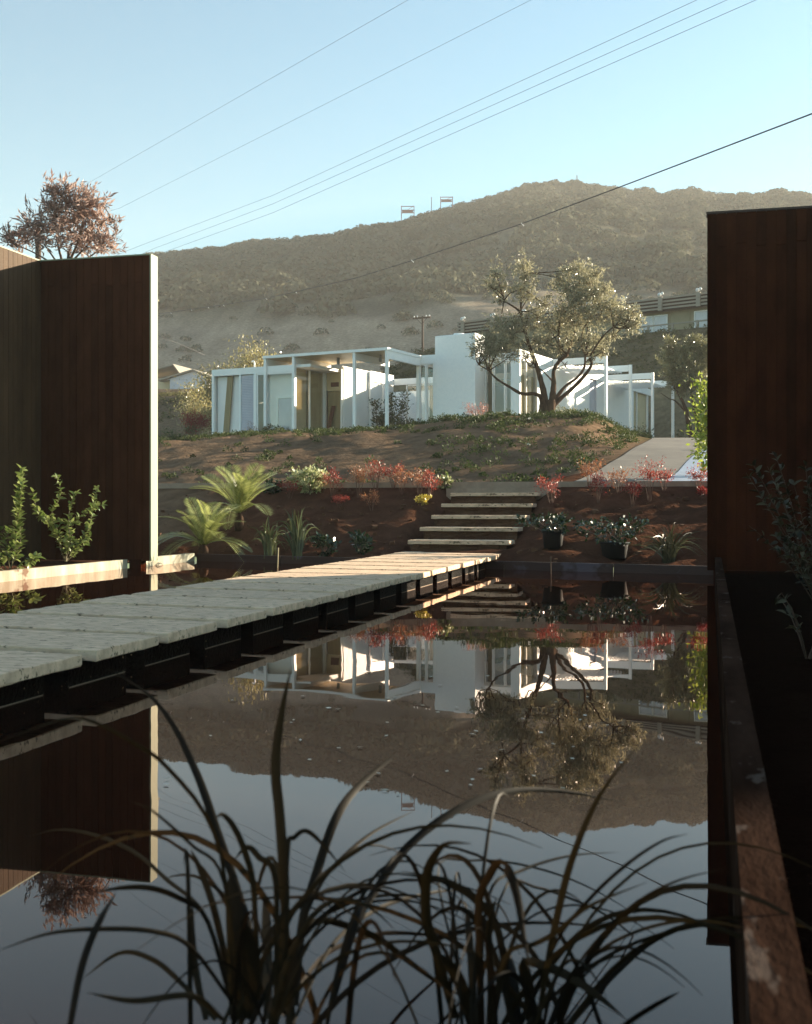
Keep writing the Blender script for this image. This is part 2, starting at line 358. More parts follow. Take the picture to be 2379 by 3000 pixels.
X, Y = xy(P, Q)
Z = hz(X, Y)
edge0 = (np.abs(Q - QC) < 1e-6); Z[edge0] = 0.88
ni, nj = P.shape
idx = np.arange(ni * nj).reshape(ni, nj)
quads = np.stack([idx[:-1, :-1], idx[:-1, 1:], idx[1:, 1:], idx[1:, :-1]], -1)
jl = int(np.argmin(np.abs(ps - PL))); jr = int(np.argmin(np.abs(ps - PR)))
keep = np.ones((ni - 1, nj - 1), bool); keep[24:24 + NQ, jl:jr] = False
me = mesh_np('ground', np.stack([X, Y, Z], -1).reshape(-1, 3), quads[keep].reshape(-1, 4), smooth=True)
x, y = X.ravel(), Y.ravel(); p, q = pq(x, y); r, b = rb(x, y)
def blend(c, d, w): w = np.clip(w, 0, 1).reshape(-1, 1); return c * (1 - w) + np.array(d) * w
C = np.tile(np.array([.082, .041, .027]), (len(x), 1))
C = blend(C, (.004, .0018, .0012), ((p > PR - .02) & (q < 11.5)) * 1.0)  # ground right of the pool: its shade is painted in as near-black
C = blend(C, (.155, .105, .070), sstep(-2.0, -3.2, x + .4 * vnoise(x, y * 2, 8)) * sstep(12.9, 13.6, q) * (q < QC))
C = blend(C, (.145, .100, .069), (q > 20.3) * 1.0)
g_ = sstep(29, 33, q) * (y < 46) * sstep(-.25, .2, fbm(x * 1.1, y * 1.1, 40) + .15)
C = blend(C, (.060, .068, .028), g_ * .45)
s_ = (x - NH0[0]) * NDX + (y - NH0[1]) * NDY; n_ = -(x - NH0[0]) * NDY + (y - NH0[1]) * NDX
up = sstep(1, 4, b - (8.2 + 12.5 * sstep(-4.5, 1.5, r)))
C = blend(C, (.150, .110, .075), up)
C = blend(C, (.235, .185, .115), (n_ > -14.5) * (n_ < -9.6) * sstep(-2, 2, s_) * (y > 44))          # bare cut bank
C = blend(C, (.125, .105, .062), (n_ >= -9.6) * (n_ < 12) * sstep(-4, 0, s_) * (1 - sstep(48, 58, s_)) * (y > 44) * .8)
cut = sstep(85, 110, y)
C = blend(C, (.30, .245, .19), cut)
pyv = HY - F * (Z.ravel() - CH) / np.maximum(y, 1)
pxv = CX + F * x / np.maximum(y, 1)
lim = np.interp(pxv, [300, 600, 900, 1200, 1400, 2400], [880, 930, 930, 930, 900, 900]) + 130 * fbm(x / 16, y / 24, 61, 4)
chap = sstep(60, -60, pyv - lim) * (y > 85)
C = blend(C, (.135, .128, .095), chap)  # soil under the scrub, lightened with haze in the same way
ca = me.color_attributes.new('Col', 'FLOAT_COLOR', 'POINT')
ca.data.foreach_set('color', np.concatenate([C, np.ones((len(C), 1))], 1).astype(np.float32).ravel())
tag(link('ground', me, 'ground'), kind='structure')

def sheet(name, mat, PQpts, z):
    me_ = bpy.data.meshes.new(name); me_.from_pydata([(*xy(a_, b_), z) for a_, b_ in PQpts], [], [tuple(range(len(PQpts)))]); me_.update()
    return tag(link(name, me_, mat), kind='structure')
sheet('water', 'water', [(PL, QN), (PR, QN), (PR, float(qfar(PR))), (PL, float(qfar(PL)))], 0.0)
sheet('road', 'road', [(-60, QC + .1), (60, QC + .1), (60, 20.2), (-60, 20.2)], 0.906)
pool = root('pool_edging', 'weathered timber boards edging the dark reflecting pool', 'edging', (0, 0, 0), -TH)
for q0, q1 in ((QN - .3, 3.4), (3.405, 5.9), (5.905, 8.4), (8.405, 10.66)):
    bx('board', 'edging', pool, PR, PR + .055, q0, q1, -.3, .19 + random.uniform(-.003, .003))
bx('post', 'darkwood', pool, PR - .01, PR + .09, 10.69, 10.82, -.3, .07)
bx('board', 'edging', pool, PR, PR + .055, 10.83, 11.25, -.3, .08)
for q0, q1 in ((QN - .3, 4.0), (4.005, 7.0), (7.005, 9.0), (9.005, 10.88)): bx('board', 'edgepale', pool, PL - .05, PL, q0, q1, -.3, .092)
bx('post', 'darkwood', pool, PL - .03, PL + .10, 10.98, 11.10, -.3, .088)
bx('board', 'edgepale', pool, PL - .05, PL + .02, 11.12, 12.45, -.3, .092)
fa, fb = PL, PR
cuts = [fa + .02, -4.6, -3.3, -2.0, -.9, fb]
for a_, b_ in zip(cuts[:-1], cuts[1:]):
    qa, qb = float(qfar(a_)), float(qfar(b_)); a2, b2 = a_ + .003, b_ - .003
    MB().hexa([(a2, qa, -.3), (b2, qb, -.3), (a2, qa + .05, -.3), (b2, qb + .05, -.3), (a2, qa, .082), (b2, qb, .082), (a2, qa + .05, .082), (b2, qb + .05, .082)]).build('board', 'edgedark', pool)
bx('board', 'edging', pool, PL, PR, QN - .06, QN, -.3, .06)

kerb = root('road_kerb', 'long pale concrete kerb along the road above the planted bank', 'kerb', (0, 0, 0), -TH)
kx = -30.0
while kx < 30:
    bx('kerb_stone', 'kerb', kerb, kx + .004, kx + 2.796 - .004, QC - .02, QC + .12, .80, .945); kx += 2.796

# driveway up to the house
mb = MB(); ys = np.linspace(15.3, 46, 60); K = 9
for yv in ys:
    xl = float(np.interp(yv, [15.3, 16.7, 25.5, 33, 40, 48], [1.75, 2.2, 4.95, 6.95, 8.85, 10.55])) + .05 * float(vnoise(np.array([yv * .6]), np.array([3.]), 5)[0])
    for k in range(K): xx = xl + 5.6 * k / (K - 1); mb.v.append((xx, yv, max(gz(xx, yv), .9) + .022))
for i in range(59):
    for k in range(K - 1): a0 = i * K + k; mb.f.append((a0, a0 + 1, a0 + 1 + K, a0 + K))
tag(mb.build('driveway', 'drive', smooth=True), kind='structure')
mb = MB()
for yv in np.linspace(15.6, 34, 40):
    xl = float(np.interp(yv, [15.3, 22, 28, 34], [3.15, 5.25, 7.25, 9.2]))
    for k in range(3): xx = xl + 1.6 * k / 2; mb.v.append((xx, yv, max(gz(xx, yv), .9) + .030))
for i in range(39):
    for k in range(2): a0 = i * 3 + k; mb.f.append((a0, a0 + 1, a0 + 4, a0 + 3))
tag(mb.build('driveway_lane', 'drive2', smooth=True), kind='structure')

# ------------------------------------------------------------------ garden walls of vertical boards
WT, WB, BW = 3.20, .072, .0832
def board_wall(rootobj, axis, a0, n, f0, f1, mat, seam=2.92, core='darkwood'):
    """n boards along axis from a0; the board face runs from f0 (outer) to f1"""
    for k in range(n):
        s0 = a0 + k * BW + .0024; s1 = a0 + (k + 1) * BW - .0024
        dz = random.uniform(-.0015, .0015); lo, hi = min(f0 + dz, f1), max(f0 + dz, f1)
        pieces = [(WB, WT)]
        if seam and k % 2 == 1:
            zc = seam + random.uniform(-.02, .02); pieces = [(WB, zc - .002), (zc + .002, WT)]
        for z0, z1 in pieces:
            if axis == 'x': bx('board', mat, rootobj, s0, s1, lo, hi, z0, z1)
            else: bx('board', mat, rootobj, lo, hi, s0, s1, z0, z1)
rw = root('garden_wall', 'tall dark brown board wall at the right edge beside the pool', 'wall', (0, 0, 0), -TH, 'tall board walls flanking the pool')
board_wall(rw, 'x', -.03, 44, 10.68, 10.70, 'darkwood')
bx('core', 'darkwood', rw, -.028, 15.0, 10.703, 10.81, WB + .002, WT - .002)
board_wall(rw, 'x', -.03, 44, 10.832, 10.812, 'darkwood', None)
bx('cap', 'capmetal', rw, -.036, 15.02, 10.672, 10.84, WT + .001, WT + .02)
lw_ = root('garden_wall', 'tall dark brown board wall with pale end at the left edge', 'wall', (0, 0, 0), -TH, 'tall board walls flanking the pool')
LX0 = -6.80
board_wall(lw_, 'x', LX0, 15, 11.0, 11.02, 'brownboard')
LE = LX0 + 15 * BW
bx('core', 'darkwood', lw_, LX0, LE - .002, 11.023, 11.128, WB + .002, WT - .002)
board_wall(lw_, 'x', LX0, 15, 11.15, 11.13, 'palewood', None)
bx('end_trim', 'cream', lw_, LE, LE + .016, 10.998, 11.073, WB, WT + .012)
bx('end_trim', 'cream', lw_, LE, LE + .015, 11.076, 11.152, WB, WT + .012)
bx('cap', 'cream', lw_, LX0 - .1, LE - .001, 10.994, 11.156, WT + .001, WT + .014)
rt = root('garden_wall', 'pale sunlit board wall meeting the left dark wall at its corner', 'wall', (0, 0, 0), -TH, 'tall board walls flanking the pool')
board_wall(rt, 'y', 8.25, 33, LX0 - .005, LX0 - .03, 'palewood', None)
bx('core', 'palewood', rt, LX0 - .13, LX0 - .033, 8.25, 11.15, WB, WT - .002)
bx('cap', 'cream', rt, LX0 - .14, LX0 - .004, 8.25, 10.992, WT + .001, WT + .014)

# ------------------------------------------------------------------ bridge and steps
BL, BR, BZ, SK = -3.237, -2.10, .135, .117
br = root('footbridge', 'low footbridge of rough pale stone slabs crossing the pool', 'footbridge', (0, 0, 0), -TH)
def slab_mesh(seed, w=BR - BL, d=.485, t=.040, sk=SK, x0=BL, chips=.0012):
    rs = np.random.RandomState(seed); nx, ny = 26, 8; V = []; Fc = []
    def ring(inset, z, jit):
        pts = []
        for i in range(nx): pts.append((i / nx, 0))
        for i in range(ny): pts.append((1, i / ny))
        for i in range(nx): pts.append((1 - i / nx, 1))
        for i in range(ny): pts.append((0, 1 - i / ny))
        out = []
        for (u, v) in pts:
            xx = x0 + inset + (w - 2 * inset) * u; yy = inset + (d - 2 * inset) * v
            j = np.abs(rs.normal(0, jit, 2)) if jit else (0, 0)
            xx += (j[0] if u < .5 else -j[0]) if u in (0, 1) else 0; yy += (j[1] if v < .5 else -j[1]) if v in (0, 1) else 0
            out.append((xx, yy + sk * (1 - u) * 1.0, z + (rs.normal(0, .0012) if jit else 0)))
        return out
    rings = [ring(.003, -t, .0015), ring(0, -t + .004, .001), ring(0, -.003, chips), ring(.003, 0, chips), ring(.02, .0004, 0)]
    m_ = 2 * (nx + ny)
    for rg in rings: V += rg
    for k in range(4):
        for j in range(m_): a0 = k * m_ + j; a1 = k * m_ + (j + 1) % m_; Fc.append((a0, a1, a1 + m_, a0 + m_))
    Fc.append(tuple(range(4 * m_, 5 * m_))); Fc.append(tuple(reversed(range(m_))))
    me_ = bpy.data.meshes.new('slab'); me_.from_pydata(V, [], Fc); me_.update(); return me_
sm = [slab_mesh(s) for s in range(5)]
for k in range(19):
    qe = 12.35 - .58 * k
    o = link('slab', sm[k % 5], 'slab', br); o.location = (random.uniform(-.006, .006), qe - .485 + random.uniform(-.004, .004), BZ + random.uniform(-.002, .002))
    if k > 0:
        pr = MB().hexa([(BL + .1, qe - .50 + .1, -.3), (BR - .10, qe - .50, -.3), (BL + .1, qe - .07 + .1, -.3), (BR - .10, qe - .07, -.3),
                   (BL + .1, qe - .50 + .1, .0925), (BR - .10, qe - .50, .0925), (BL + .1, qe - .07 + .1, .0925), (BR - .10, qe - .07, .0925)]).build('pier', 'pier', br)
        bx('waterline', 'kerb', pr, BR - .102, BR - .0988, qe - .49, qe - .08, .0005, .0028)  # thin pale strip painted as the highlight where water meets the pier
st = root('garden_steps', 'flight of five pale stone treads set into the earth bank', 'steps', (0, 0, 0), -TH)
zs = [.256, .388, .522, .660, .800]
tm = slab_mesh(77, d=.40, t=.043, sk=.02, chips=.003); tm2 = slab_mesh(78, d=.40, t=.043, sk=.02, chips=.003)
for i in range(5):
    o = link('tread', (tm, tm2)[i % 2], 'slab', st); o.location = (random.uniform(-.012, .012), 12.57 + .55 * i, zs[i])
    zb_ = BZ - .1 if i == 0 else zs[i - 1] - .12
    mbr = MB(); nn = 18
    for jz, zz in enumerate(np.linspace(zb_, zs[i] - .044, 5)):
        for k in range(nn + 1):
            u = k / nn; mbr.v.append((BL + .02 + (BR - BL - .05) * u + .03 * math.sin(u * 31 + i), 12.57 + .55 * i + .05 + .05 * (1 - u) * .2 + .028 * random.random() - .02 * (4 - jz) / 4, zz))
    for jz in range(4):
        for k in range(nn): a0 = jz * (nn + 1) + k; mbr.f.append((a0, a0 + 1, a0 + nn + 2, a0 + nn + 1))
    mbr.box(BL + .03, BR - .10, 12.57 + .55 * i + .09, 12.57 + .55 * i + .55, zb_, zs[i] - .046)
    mbr.build('riser', 'soilblock', st)
mbr = MB().box(BL - .1, BR + .2, 15.0, QC - .025, .5, .86); mbr.build('riser', 'kerb', st)

# ------------------------------------------------------------------ the white house (local x = along the front, y = into the depth)
ho = root('modern_house', 'low white post and beam house with open porch and chimney on the rise', 'house', (HX, HYY, HZ), -HT)
RT, RL = 2.82, 2.47                      # high and low roof tops
PW = .095
def post(r_, b_, z1, z0=-.12, w=PW, parent=None): return bx('post', 'white', parent or ho, r_ - w / 2, r_ + w / 2, b_ - w / 2, b_ + w / 2, z0, z1)
def window(r0, r1, b_, z0, z1, axis='x', fw=.05, back=None, nm='window', th=.06):
    """framed pane facing the front (axis x) or the side (axis y: r0, r1 run along b and b_ is r)"""
    def bb(m_, u0, u1, w0, w1, zz0, zz1): return m_.box(u0, u1, w0, w1, zz0, zz1) if axis == 'x' else m_.box(w0, w1, u0, u1, zz0, zz1)
    f_ = MB(); bb(f_, r0, r0 + fw, b_, b_ + th, z0, z1); bb(f_, r1 - fw, r1, b_, b_ + th, z0, z1)
    bb(f_, r0 + fw, r1 - fw, b_, b_ + th, z1 - fw, z1); bb(f_, r0 + fw, r1 - fw, b_, b_ + th, z0, z0 + fw)
    fo = f_.build(nm, 'white', ho)
    p_ = MB(); bb(p_, r0 + fw, r1 - fw, b_ + .025, b_ + .031, z0 + fw, z1 - fw); p_.build('pane', 'glass', fo)
    if back:
        n_ = 24; c_ = MB(); zz = (z0 + fw, z1 - fw)
        for zi in zz:
            for i in range(n_ * 2 + 1):
                u = r0 + fw + (r1 - r0 - 2 * fw) * i / (n_ * 2); w = b_ + .16 + .025 * (i % 2); c_.v.append((u, w, zi) if axis == 'x' else (w if axis == 'x' else b_ - .10 + .025 * (i % 2), u, zi))
        for i in range(n_ * 2): c_.f.append((i, i + 1, i + n_ * 2 + 2, i + n_ * 2 + 1))
        c_.build('curtain', back, fo)
    return fo
bx('floor_slab', 'floor', ho, -7.2, 3.85, -.02, 18.2, -.45, -.012)
bx('step_edge', 'brownwood', ho, -4.9, .1, -.22, -.025, -.30, -.03)
# porch canopy
for r_ in (-4.80, -3.63, -1.23, 0): post(r_, .05, RT - .095)
for r_ in (-4.80, -3.63, -1.23): bx('beam', 'white', ho, r_ - .05, r_ + .05, .10, 2.40, RT - .33, RT - .096)
bx('beam', 'white', ho, -.05, .05, .10, 2.40, RT - .36, RT - .096)
bx('fascia', 'white', ho, -4.87, .07, -.03, .012, RT - .092, RT)
bx('fascia', 'white', ho, .03, .072, .013, 2.46, RT - .092, RT)
bx('fascia', 'white', ho, -4.872, -4.83, .013, 2.46, RT - .092, RT)
k = 0; yb = .015
while yb < 2.42:
    bx('ceiling_plank', 'ceiling', ho, -4.828, .028, yb, yb + .146, RT - .094, RT - .07); yb += .15
bx('roof', 'panel', ho, -4.828, .028, .014, 2.46, RT - .068, RT - .004)
for r_, b_ in ((-2.4, .95), (-.75, .95)): MB().lathe([(.045, RT - .33), (.05, RT - .325), (.05, RT - .10), (.045, RT - .095)], 12, (r_, b_)).build('ceiling_lamp', 'metalgrey', ho, True)
# left wing
bx('fascia', 'white', ho, -7.14, -3.69, .09, .14, RL - .235, RL)
bx('roof', 'panel', ho, -7.13, -3.01, .143, 6.0, RL - .10, RL - .005)
post(-7.09, .13, RL - .237, w=.09); post(-5.92, .13, RL - .237, w=.07); post(-5.27, .13, RL - .237, w=.11)
bx('wall_panel', 'panel', ho, -7.04, -5.957, .30, .34, -.02, RL - .237)
MB().hexa([(-6.75, .20, -.02), (-6.50, .20, -.02), (-6.75, .24, -.02), (-6.50, .24, -.02), (-6.53, .20, RL - .25), (-6.30, .20, RL - .25), (-6.53, .24, RL - .25), (-6.30, .24, RL - .25)]).build('leaning_plank', 'tanwood', ho)
lv = MB(); z_ = 0.0
while z_ < RL - .28:
    lv.hexa([(-5.88, .13, z_), (-5.33, .13, z_), (-5.88, .16, z_ + .012), (-5.33, .16, z_ + .012), (-5.88, .15, z_ + .052), (-5.33, .15, z_ + .052), (-5.88, .17, z_ + .055), (-5.33, .17, z_ + .055)]); z_ += .058
lv.build('louvre', 'louvre', ho)
bx('wall_panel', 'panel', ho, -5.88, -5.33, .20, .24, -.02, RL - .237)
window(-5.21, -3.70, .10, 0, RL - .237)
bx('wall', 'panel', ho, -5.2, -3.75, .50, .56, 0, RL - .11)
MB().box(-4.62, -4.54, .43, .49, 0, 1.45).box(-4.538, -3.9, .43, .49, 1.37, 1.45).build('door_frame', 'white', ho)
bx('door', 'louvre', ho, -4.53, -3.95, .46, .485, .02, 1.36)
bx('side_wall', 'panel', ho, -7.13, -7.09, .18, 6.0, 0, RL - .11)
bx('back_wall', 'panel', ho, -7.08, -3.0, 6.0, 6.06, 0, RL - .11)
pv = MB().tube([(-6.35, 1.6, RL - .02), (-6.35, 1.6, RL + .36), (-6.36, 1.6, RL + .42), (-6.42, 1.6, RL + .45), (-6.47, 1.6, RL + .41)], .028, 8).build('vent_pipe', 'whitemetal', ho, True)
# sliding glass beside the entry, entry wall
window(.12, 1.06, -3.66, 0, 2.43, 'y', .045, 'tanwall')  # tan sheets added close behind both panes in place of a lit room
window(1.065, 2.05, -3.69, 0, 2.43, 'y', .045, 'curtain')
bx('wall', 'tanwall', ho, -5.2, -3.7, 2.0, 2.05, 0, RL - .11)
post(-3.63, 2.05, RT - .34, w=.10)
bx('entry_wall', 'tanwall', ho, -3.56, -2.99, 2.08, 2.16, 1.72, 2.5)
bx('entry_door', 'tanwood', ho, -3.54, -3.03, 2.13, 2.17, 0, 1.71)
bx('vent_grille', 'brownwood', ho, -3.38, -3.05, 2.062, 2.078, 1.86, 2.02)
post(-2.96, 2.10, RT - .34, w=.05)
MB().hexa([(-3.50, 1.80, -.01), (-3.36, 1.80, -.01), (-3.50, 1.85, -.01), (-3.36, 1.85, -.01), (-3.32, 2.02, 1.18), (-3.18, 2.02, 1.18), (-3.32, 2.06, 1.18), (-3.18, 2.06, 1.18)]).build('leaning_board', 'brownwood', ho)
# ribbed court wall
bx('court_wall', 'white', ho, -3.0, -2.95, 2.17, 5.9, 0, 2.60)
rbm = MB(); b_ = 2.20
while b_ < 5.86: rbm.box(-2.949, -2.915, b_, b_ + .05, .01, 2.58 if b_ < 4.0 else RL - .24); b_ += .085
rbm.build('ribbed_siding', 'white', ho)
bx('fascia', 'white', ho, -2.91, -2.86, 4.05, 5.83, RL - .235, RL + .14)
post(-2.86, 4.0, RL + .1, w=.07); post(-2.80, 4.9, RL - .24, w=.06)
# back of the court
bx('fascia', 'white', ho, -2.855, 3.6, 5.84, 5.89, RL - .235, RL)
for a0, a1, cur in ((-2.36, -1.52, None), (-1.49, -.62, 'curtain'), (-.59, .25, None), (.28, 1.10, None)): window(a0, a1, 5.9, 0, RL - .24, back=cur)
for r_ in (-1.505, -.605, .265): post(r_, 5.86, RL - .24, w=.06)
bx('roof', 'panel', ho, -2.40, -.1, 5.895, 18.0, RL - .10, RL - .005)
bx('back_wall', 'panel', ho, -7.0, 3.6, 9.4, 9.46, 0, RL - .11)
bx('room_wall', 'tanwall', ho, -1.0, -.95, 6.1, 9.3, 0, RL - .11)
# glazed link to the chimney
bx('beam', 'white', ho, -.05, .598, 2.40, 2.455, RT - .30, RT)
post(-.06, 2.44, RT - .30, w=.11); post(.24, 2.44, RT - .30, w=.05); post(.56, 2.44, RT - .30, w=.06)
window(.0, .215, 2.43, 0, RT - .305, fw=.02); window(.27, .525, 2.43, 0, RT - .305, fw=.02)
bx('beam', 'white', ho, -.10, -.03, 2.47, 5.83, RT - .30, RT)
# chimney
ch = bx('chimney', 'brick', ho, .60, 2.11, 2.40, 3.20, -.35, 3.43)
cm = MB(); cm.v = [(.60, 2.40, 3.431), (2.11, 2.40, 3.431), (.60, 3.20, 3.431), (2.11, 3.20, 3.431), (.62, 2.42, 3.452), (2.09, 2.42, 3.470), (.62, 3.18, 3.452), (2.09, 3.18, 3.470)]
cm.f = [(0, 2, 3, 1), (4, 5, 7, 6), (0, 1, 5, 4), (2, 6, 7, 3), (0, 4, 6, 2), (1, 3, 7, 5)]; cm.build('chimney_cap', 'brick', ch)
MB().lathe([(.185, 3.44), (.19, 3.45), (.19, 3.53), (.18, 3.54)], 20, (1.32, 2.8)).build('flue', 'white', ch, True)
# glass between the chimney and the right wing
window(2.13, 2.42, 3.20, -.1, RT - .29, back='curtain', fw=.035)
window(2.44, 2.86, 3.20, -.1, RT - .29, fw=.04); window(2.88, 3.30, 3.20, -.1, RT - .29, fw=.04)
bx('fascia', 'white', ho, 2.112, 3.64, 3.14, 3.198, RT - .285, RT)
bx('wall', 'white', ho, 3.32, 3.64, 3.20, 3.26, -.1, RT - .29)
bx('pier_wall', 'white', ho, 3.40, 3.72, 2.42, 2.50, -.1, RT - .285)
bx('interior_wall', 'panel', ho, 2.2, 3.5, 6.0, 6.05, 0, RT - .3)
bx('roof', 'panel', ho, -.02, 3.66, 3.205, 17.9, RT - .12, RT - .005)
# right side
bx('fascia', 'white', ho, 3.67, 3.722, 2.505, 17.9, RT - .285, RT)
bx('fascia', 'white', ho, 3.40, 3.722, 2.42, 2.503, RT - .284, RT)
window(2.51, 4.10, 3.65, -.1, RT - .287, 'y', .05, 'curtain')
bx('wall', 'white', ho, 3.62, 3.70, 4.105, 9.55, -.1, RT - .287)
bx('recess_wall', 'tanwall', ho, 3.20, 3.26, 9.5, 10.6, -.1, RT - .287)
bx('recess_side', 'louvre', ho, 3.27, 3.69, 10.36, 10.40, -.1, RT - .287)
bx('side_door', 'louvre', ho, 3.60, 3.64, 9.553, 10.35, -.1, RT - .31)
bx('wall', 'white', ho, 3.62, 3.70, 10.41, 15.3, -.1, RT - .287)
bx('end_wall', 'tanwall', ho, 3.55, 3.60, 15.35, 17.5, -.1, RT - .287)
post(3.66, 15.34, RT - .29, w=.06); post(3.66, 15.9, RT - .29, w=.06); post(3.66, 17.5, RT - .29, w=.08)
bx('back_wall', 'panel', ho, -.1, 3.6, 17.55, 17.6, 0, RT - .13)
# pergola
for b_ in (5.5, 8.4, 11.3, 14.3):
    post(5.67, b_, RT, z0=-.16, w=.10)
    bx('beam', 'white', ho, 3.725, 5.60, b_ - .03, b_ + .03, RT - .24, RT - .01)
    MB().box(5.598, 5.621, b_ - .02, b_ + .02, RT - .06, RT - .03).box(5.598, 5.621, b_ - .02, b_ + .02, RT - .22, RT - .19).build('bracket', 'metalgrey', ho)
for b0_, b1_ in ((5.53, 8.37), (11.33, 14.27)):
    r_ = 3.80
    while r_ < 5.42:
        bx('slat', 'white', ho, r_, r_ + .045, b0_ + .05, b1_ - .08, RT - .315, RT - .275); r_ += .118
    for b_ in (b0_ + .3, b1_ - .35): bx('slat_rail', 'white', ho, 3.74, 5.46, b_, b_ + .04, RT - .274, RT - .245)

# ------------------------------------------------------------------ neighbour on the ledge
NA = math.atan2(NDY, NDX)
nh = root('hillside_house', 'long tan house with slatted roof edge on the ledge above', 'house', (NH0[0], NH0[1], LEDGE), NA)
NL = 26.0
bx('wall', 'nhwall', nh, .8, NL, .9, 7, -.5, 1.75)
for i in range(20): bx('batten', 'nhwall', nh, 1.2 + i * 1.24, 1.24 + i * 1.24, .87, .899, 0, 1.7)
bx('roof', 'nhwood', nh, -.1, NL, .45, 7.2, 1.755, 2.0)
for k in range(4): bx('fascia_slat', 'nhwood', nh, 0, NL, .18 + .01 * k, .24 + .01 * k, 1.70 + .20 * k, 1.80 + .20 * k)
bx('fascia_back', 'polewood', nh, 0, NL, .40, .44, 1.64, 2.44)
for i in range(9):
    xx = .55 + i * 2.35
    bk = MB().hexa([(xx - .12, .02, 1.62), (xx + .12, .02, 1.62), (xx - .12, .15, 1.62), (xx + .12, .15, 1.62), (xx - .12, .05, 2.42), (xx + .12, .05, 2.42), (xx - .12, .17, 2.42), (xx + .12, .17, 2.42)]).build('bracket', 'nhwood', nh)
    MB().lathe([(.01, 2.44), (.08, 2.46), (.11, 2.54), (.08, 2.63), (.01, 2.66)], 10, (xx - .05, .09)).build('globe', 'whitemetal', bk, True)
    MB().lathe([(.01, 2.50), (.06, 2.52), (.08, 2.59), (.06, 2.66), (.01, 2.69)], 10, (xx + .13, .09)).build('globe', 'whitemetal', bk, True)
for x0_, w_ in ((12.9, .9), (13.85, .9), (16.4, 1.15), (17.6, 1.15), (19.0, 1.3)):
    wf = MB().box(x0_, x0_ + w_, .82, .868, .12, .17).box(x0_, x0_ + w_, .82, .868, 1.45, 1.50).box(x0_, x0_ + .05, .82, .868, .171, 1.449).box(x0_ + w_ - .05, x0_ + w_, .82, .868, .171, 1.449).build('window', 'white', nh)
    MB().box(x0_ + .051, x0_ + w_ - .051, .85, .856, .171, 1.449).build('pane', 'glass', wf)
    MB().box(x0_ + .051, x0_ + w_ - .051, .8625, .8665, .171, 1.449).build('blind', 'louvre', wf)
bx('deck', 'nhwood', nh, 8.5, NL, -1.5, .86, -.12, -.02)
bx('rail', 'nhwood', nh, 8.5, NL, -1.45, -1.37, .50, .58); bx('rail', 'nhwood', nh, 8.5, NL, -1.44, -1.38, .12, .18)
for i in range(11): bx('rail_post', 'nhwood', nh, 8.6 + i * 1.5, 8.72 + i * 1.5, -1.44, -1.34, -.4, .60)

# far house at the left, poles, wires, ridge frames
fh0 = at(455, 1082, 100)
fh = root('distant_house', 'distant white gabled house with brown roof left of the white house', 'house', (fh0.x, 100, gz(fh0.x, 100) - .3), rad(-14))
bx('wall', 'louvre', fh, 1.2, 4.6, .3, 5, -1, 1.05); bx('wall', 'tanwall', fh, -4, 1.19, 1.2, 5, -1, 1.3)
def gable(x0_, x1_, y0_, y1_, z0_, z1_, mat, nm, par, xm=None):
    xm = xm if xm is not None else (x0_ + x1_) / 2; t_ = .12
    for xa, za, xb, zb2 in ((x0_, z0_, xm - .004, z1_), (xm + .004, z1_, x1_, z0_)):
        MB().hexa([(xa, y0_, za), (xb, y0_, zb2), (xa, y1_, za), (xb, y1_, zb2), (xa, y0_, za + t_), (xb, y0_, zb2 + t_), (xa, y1_, za + t_), (xb, y1_, zb2 + t_)]).build(nm, mat, par)
gable(.2, 5.4, .0, 5.2, .95, 1.75, 'nhwood', 'roof', fh, 3.4); gable(-5, 2.2, .9, 5.4, 1.1, 2.35, 'nhwood', 'roof', fh, 1.2)
g3 = MB(); g3.v = [(.9, .28, 1.052), (4.7, .28, 1.052), (3.4, .28, 1.72)]; g3.f = [(0, 1, 2)]; g3.build('gable_wall', 'louvre', fh)
bx('garage_door', 'louvre', fh, 1.5, 3.0, .27, .299, -.6, .55)

def pole(name, label, base, h, arms, rz, r=.11, arm_l=2.3, grp=None):
    po = root(name, label, 'utility pole', base, rz, grp)
    MB().tube([(0, 0, -1), (0, 0, h)], [r, r * .75], 10).build('pole', 'polewood', po, True)
    for zz in arms:
        ar = bx('crossarm', 'polewood', po, -arm_l / 2, arm_l / 2, -r - .10, -r, zz - .06, zz + .06)
        for xx in (-arm_l / 2 + .1, -arm_l / 4, arm_l / 4, arm_l / 2 - .1): MB().lathe([(.03, zz + .061), (.05, zz + .10), (.055, zz + .17), (.03, zz + .2)], 8, (xx, -r - .05)).build('insulator', 'whitemetal' if name == 'utility_pole' else 'polewood', ar, True)
        for sgn in (-1, 1): MB().tube([(sgn * arm_l * .3, -r - .05, zz - .05), (0, -r - .02, zz - .5)], .02, 5).build('brace', 'polewood', po)
    return po
a_ = at(1238, 930, 92); pole('utility_pole', 'slim utility pole with pale crossarm behind the white house roof', (a_.x, 92, gz(a_.x, 92)), a_.z - gz(a_.x, 92) + .1, (a_.z - gz(a_.x, 92) - .05,), rad(-25), .10, 1.5)
a_ = at(112, 676, 44); pole('wooden_utility_pole', 'brown pole with crossarm half hidden in the rusty leaved tree', (a_.x, 44, gz(a_.x, 44)), a_.z - gz(a_.x, 44) + .1, (a_.z - gz(a_.x, 44) - .10,), rad(-18), .14, 2.5)
def wire(label, pts, rad_, sagn=0):
    """pts: (px, py, Y) ends; the wire hangs between them"""
    P_ = [at(*p_) for p_ in pts]
    c = []
    for i in range(len(P_) - 1):
        for k in range(12): c.append(P_[i].lerp(P_[i + 1], k / 12))
    c.append(P_[-1]); n_ = len(c)
    for i, v in enumerate(c): v.z -= sagn * 4 * (i / (n_ - 1)) * (1 - i / (n_ - 1))
    return tag(MB().tube(c, rad_, 5).build('overhead_wire', 'wire', None, True), label, 'wire', 'overhead wires crossing the sky')
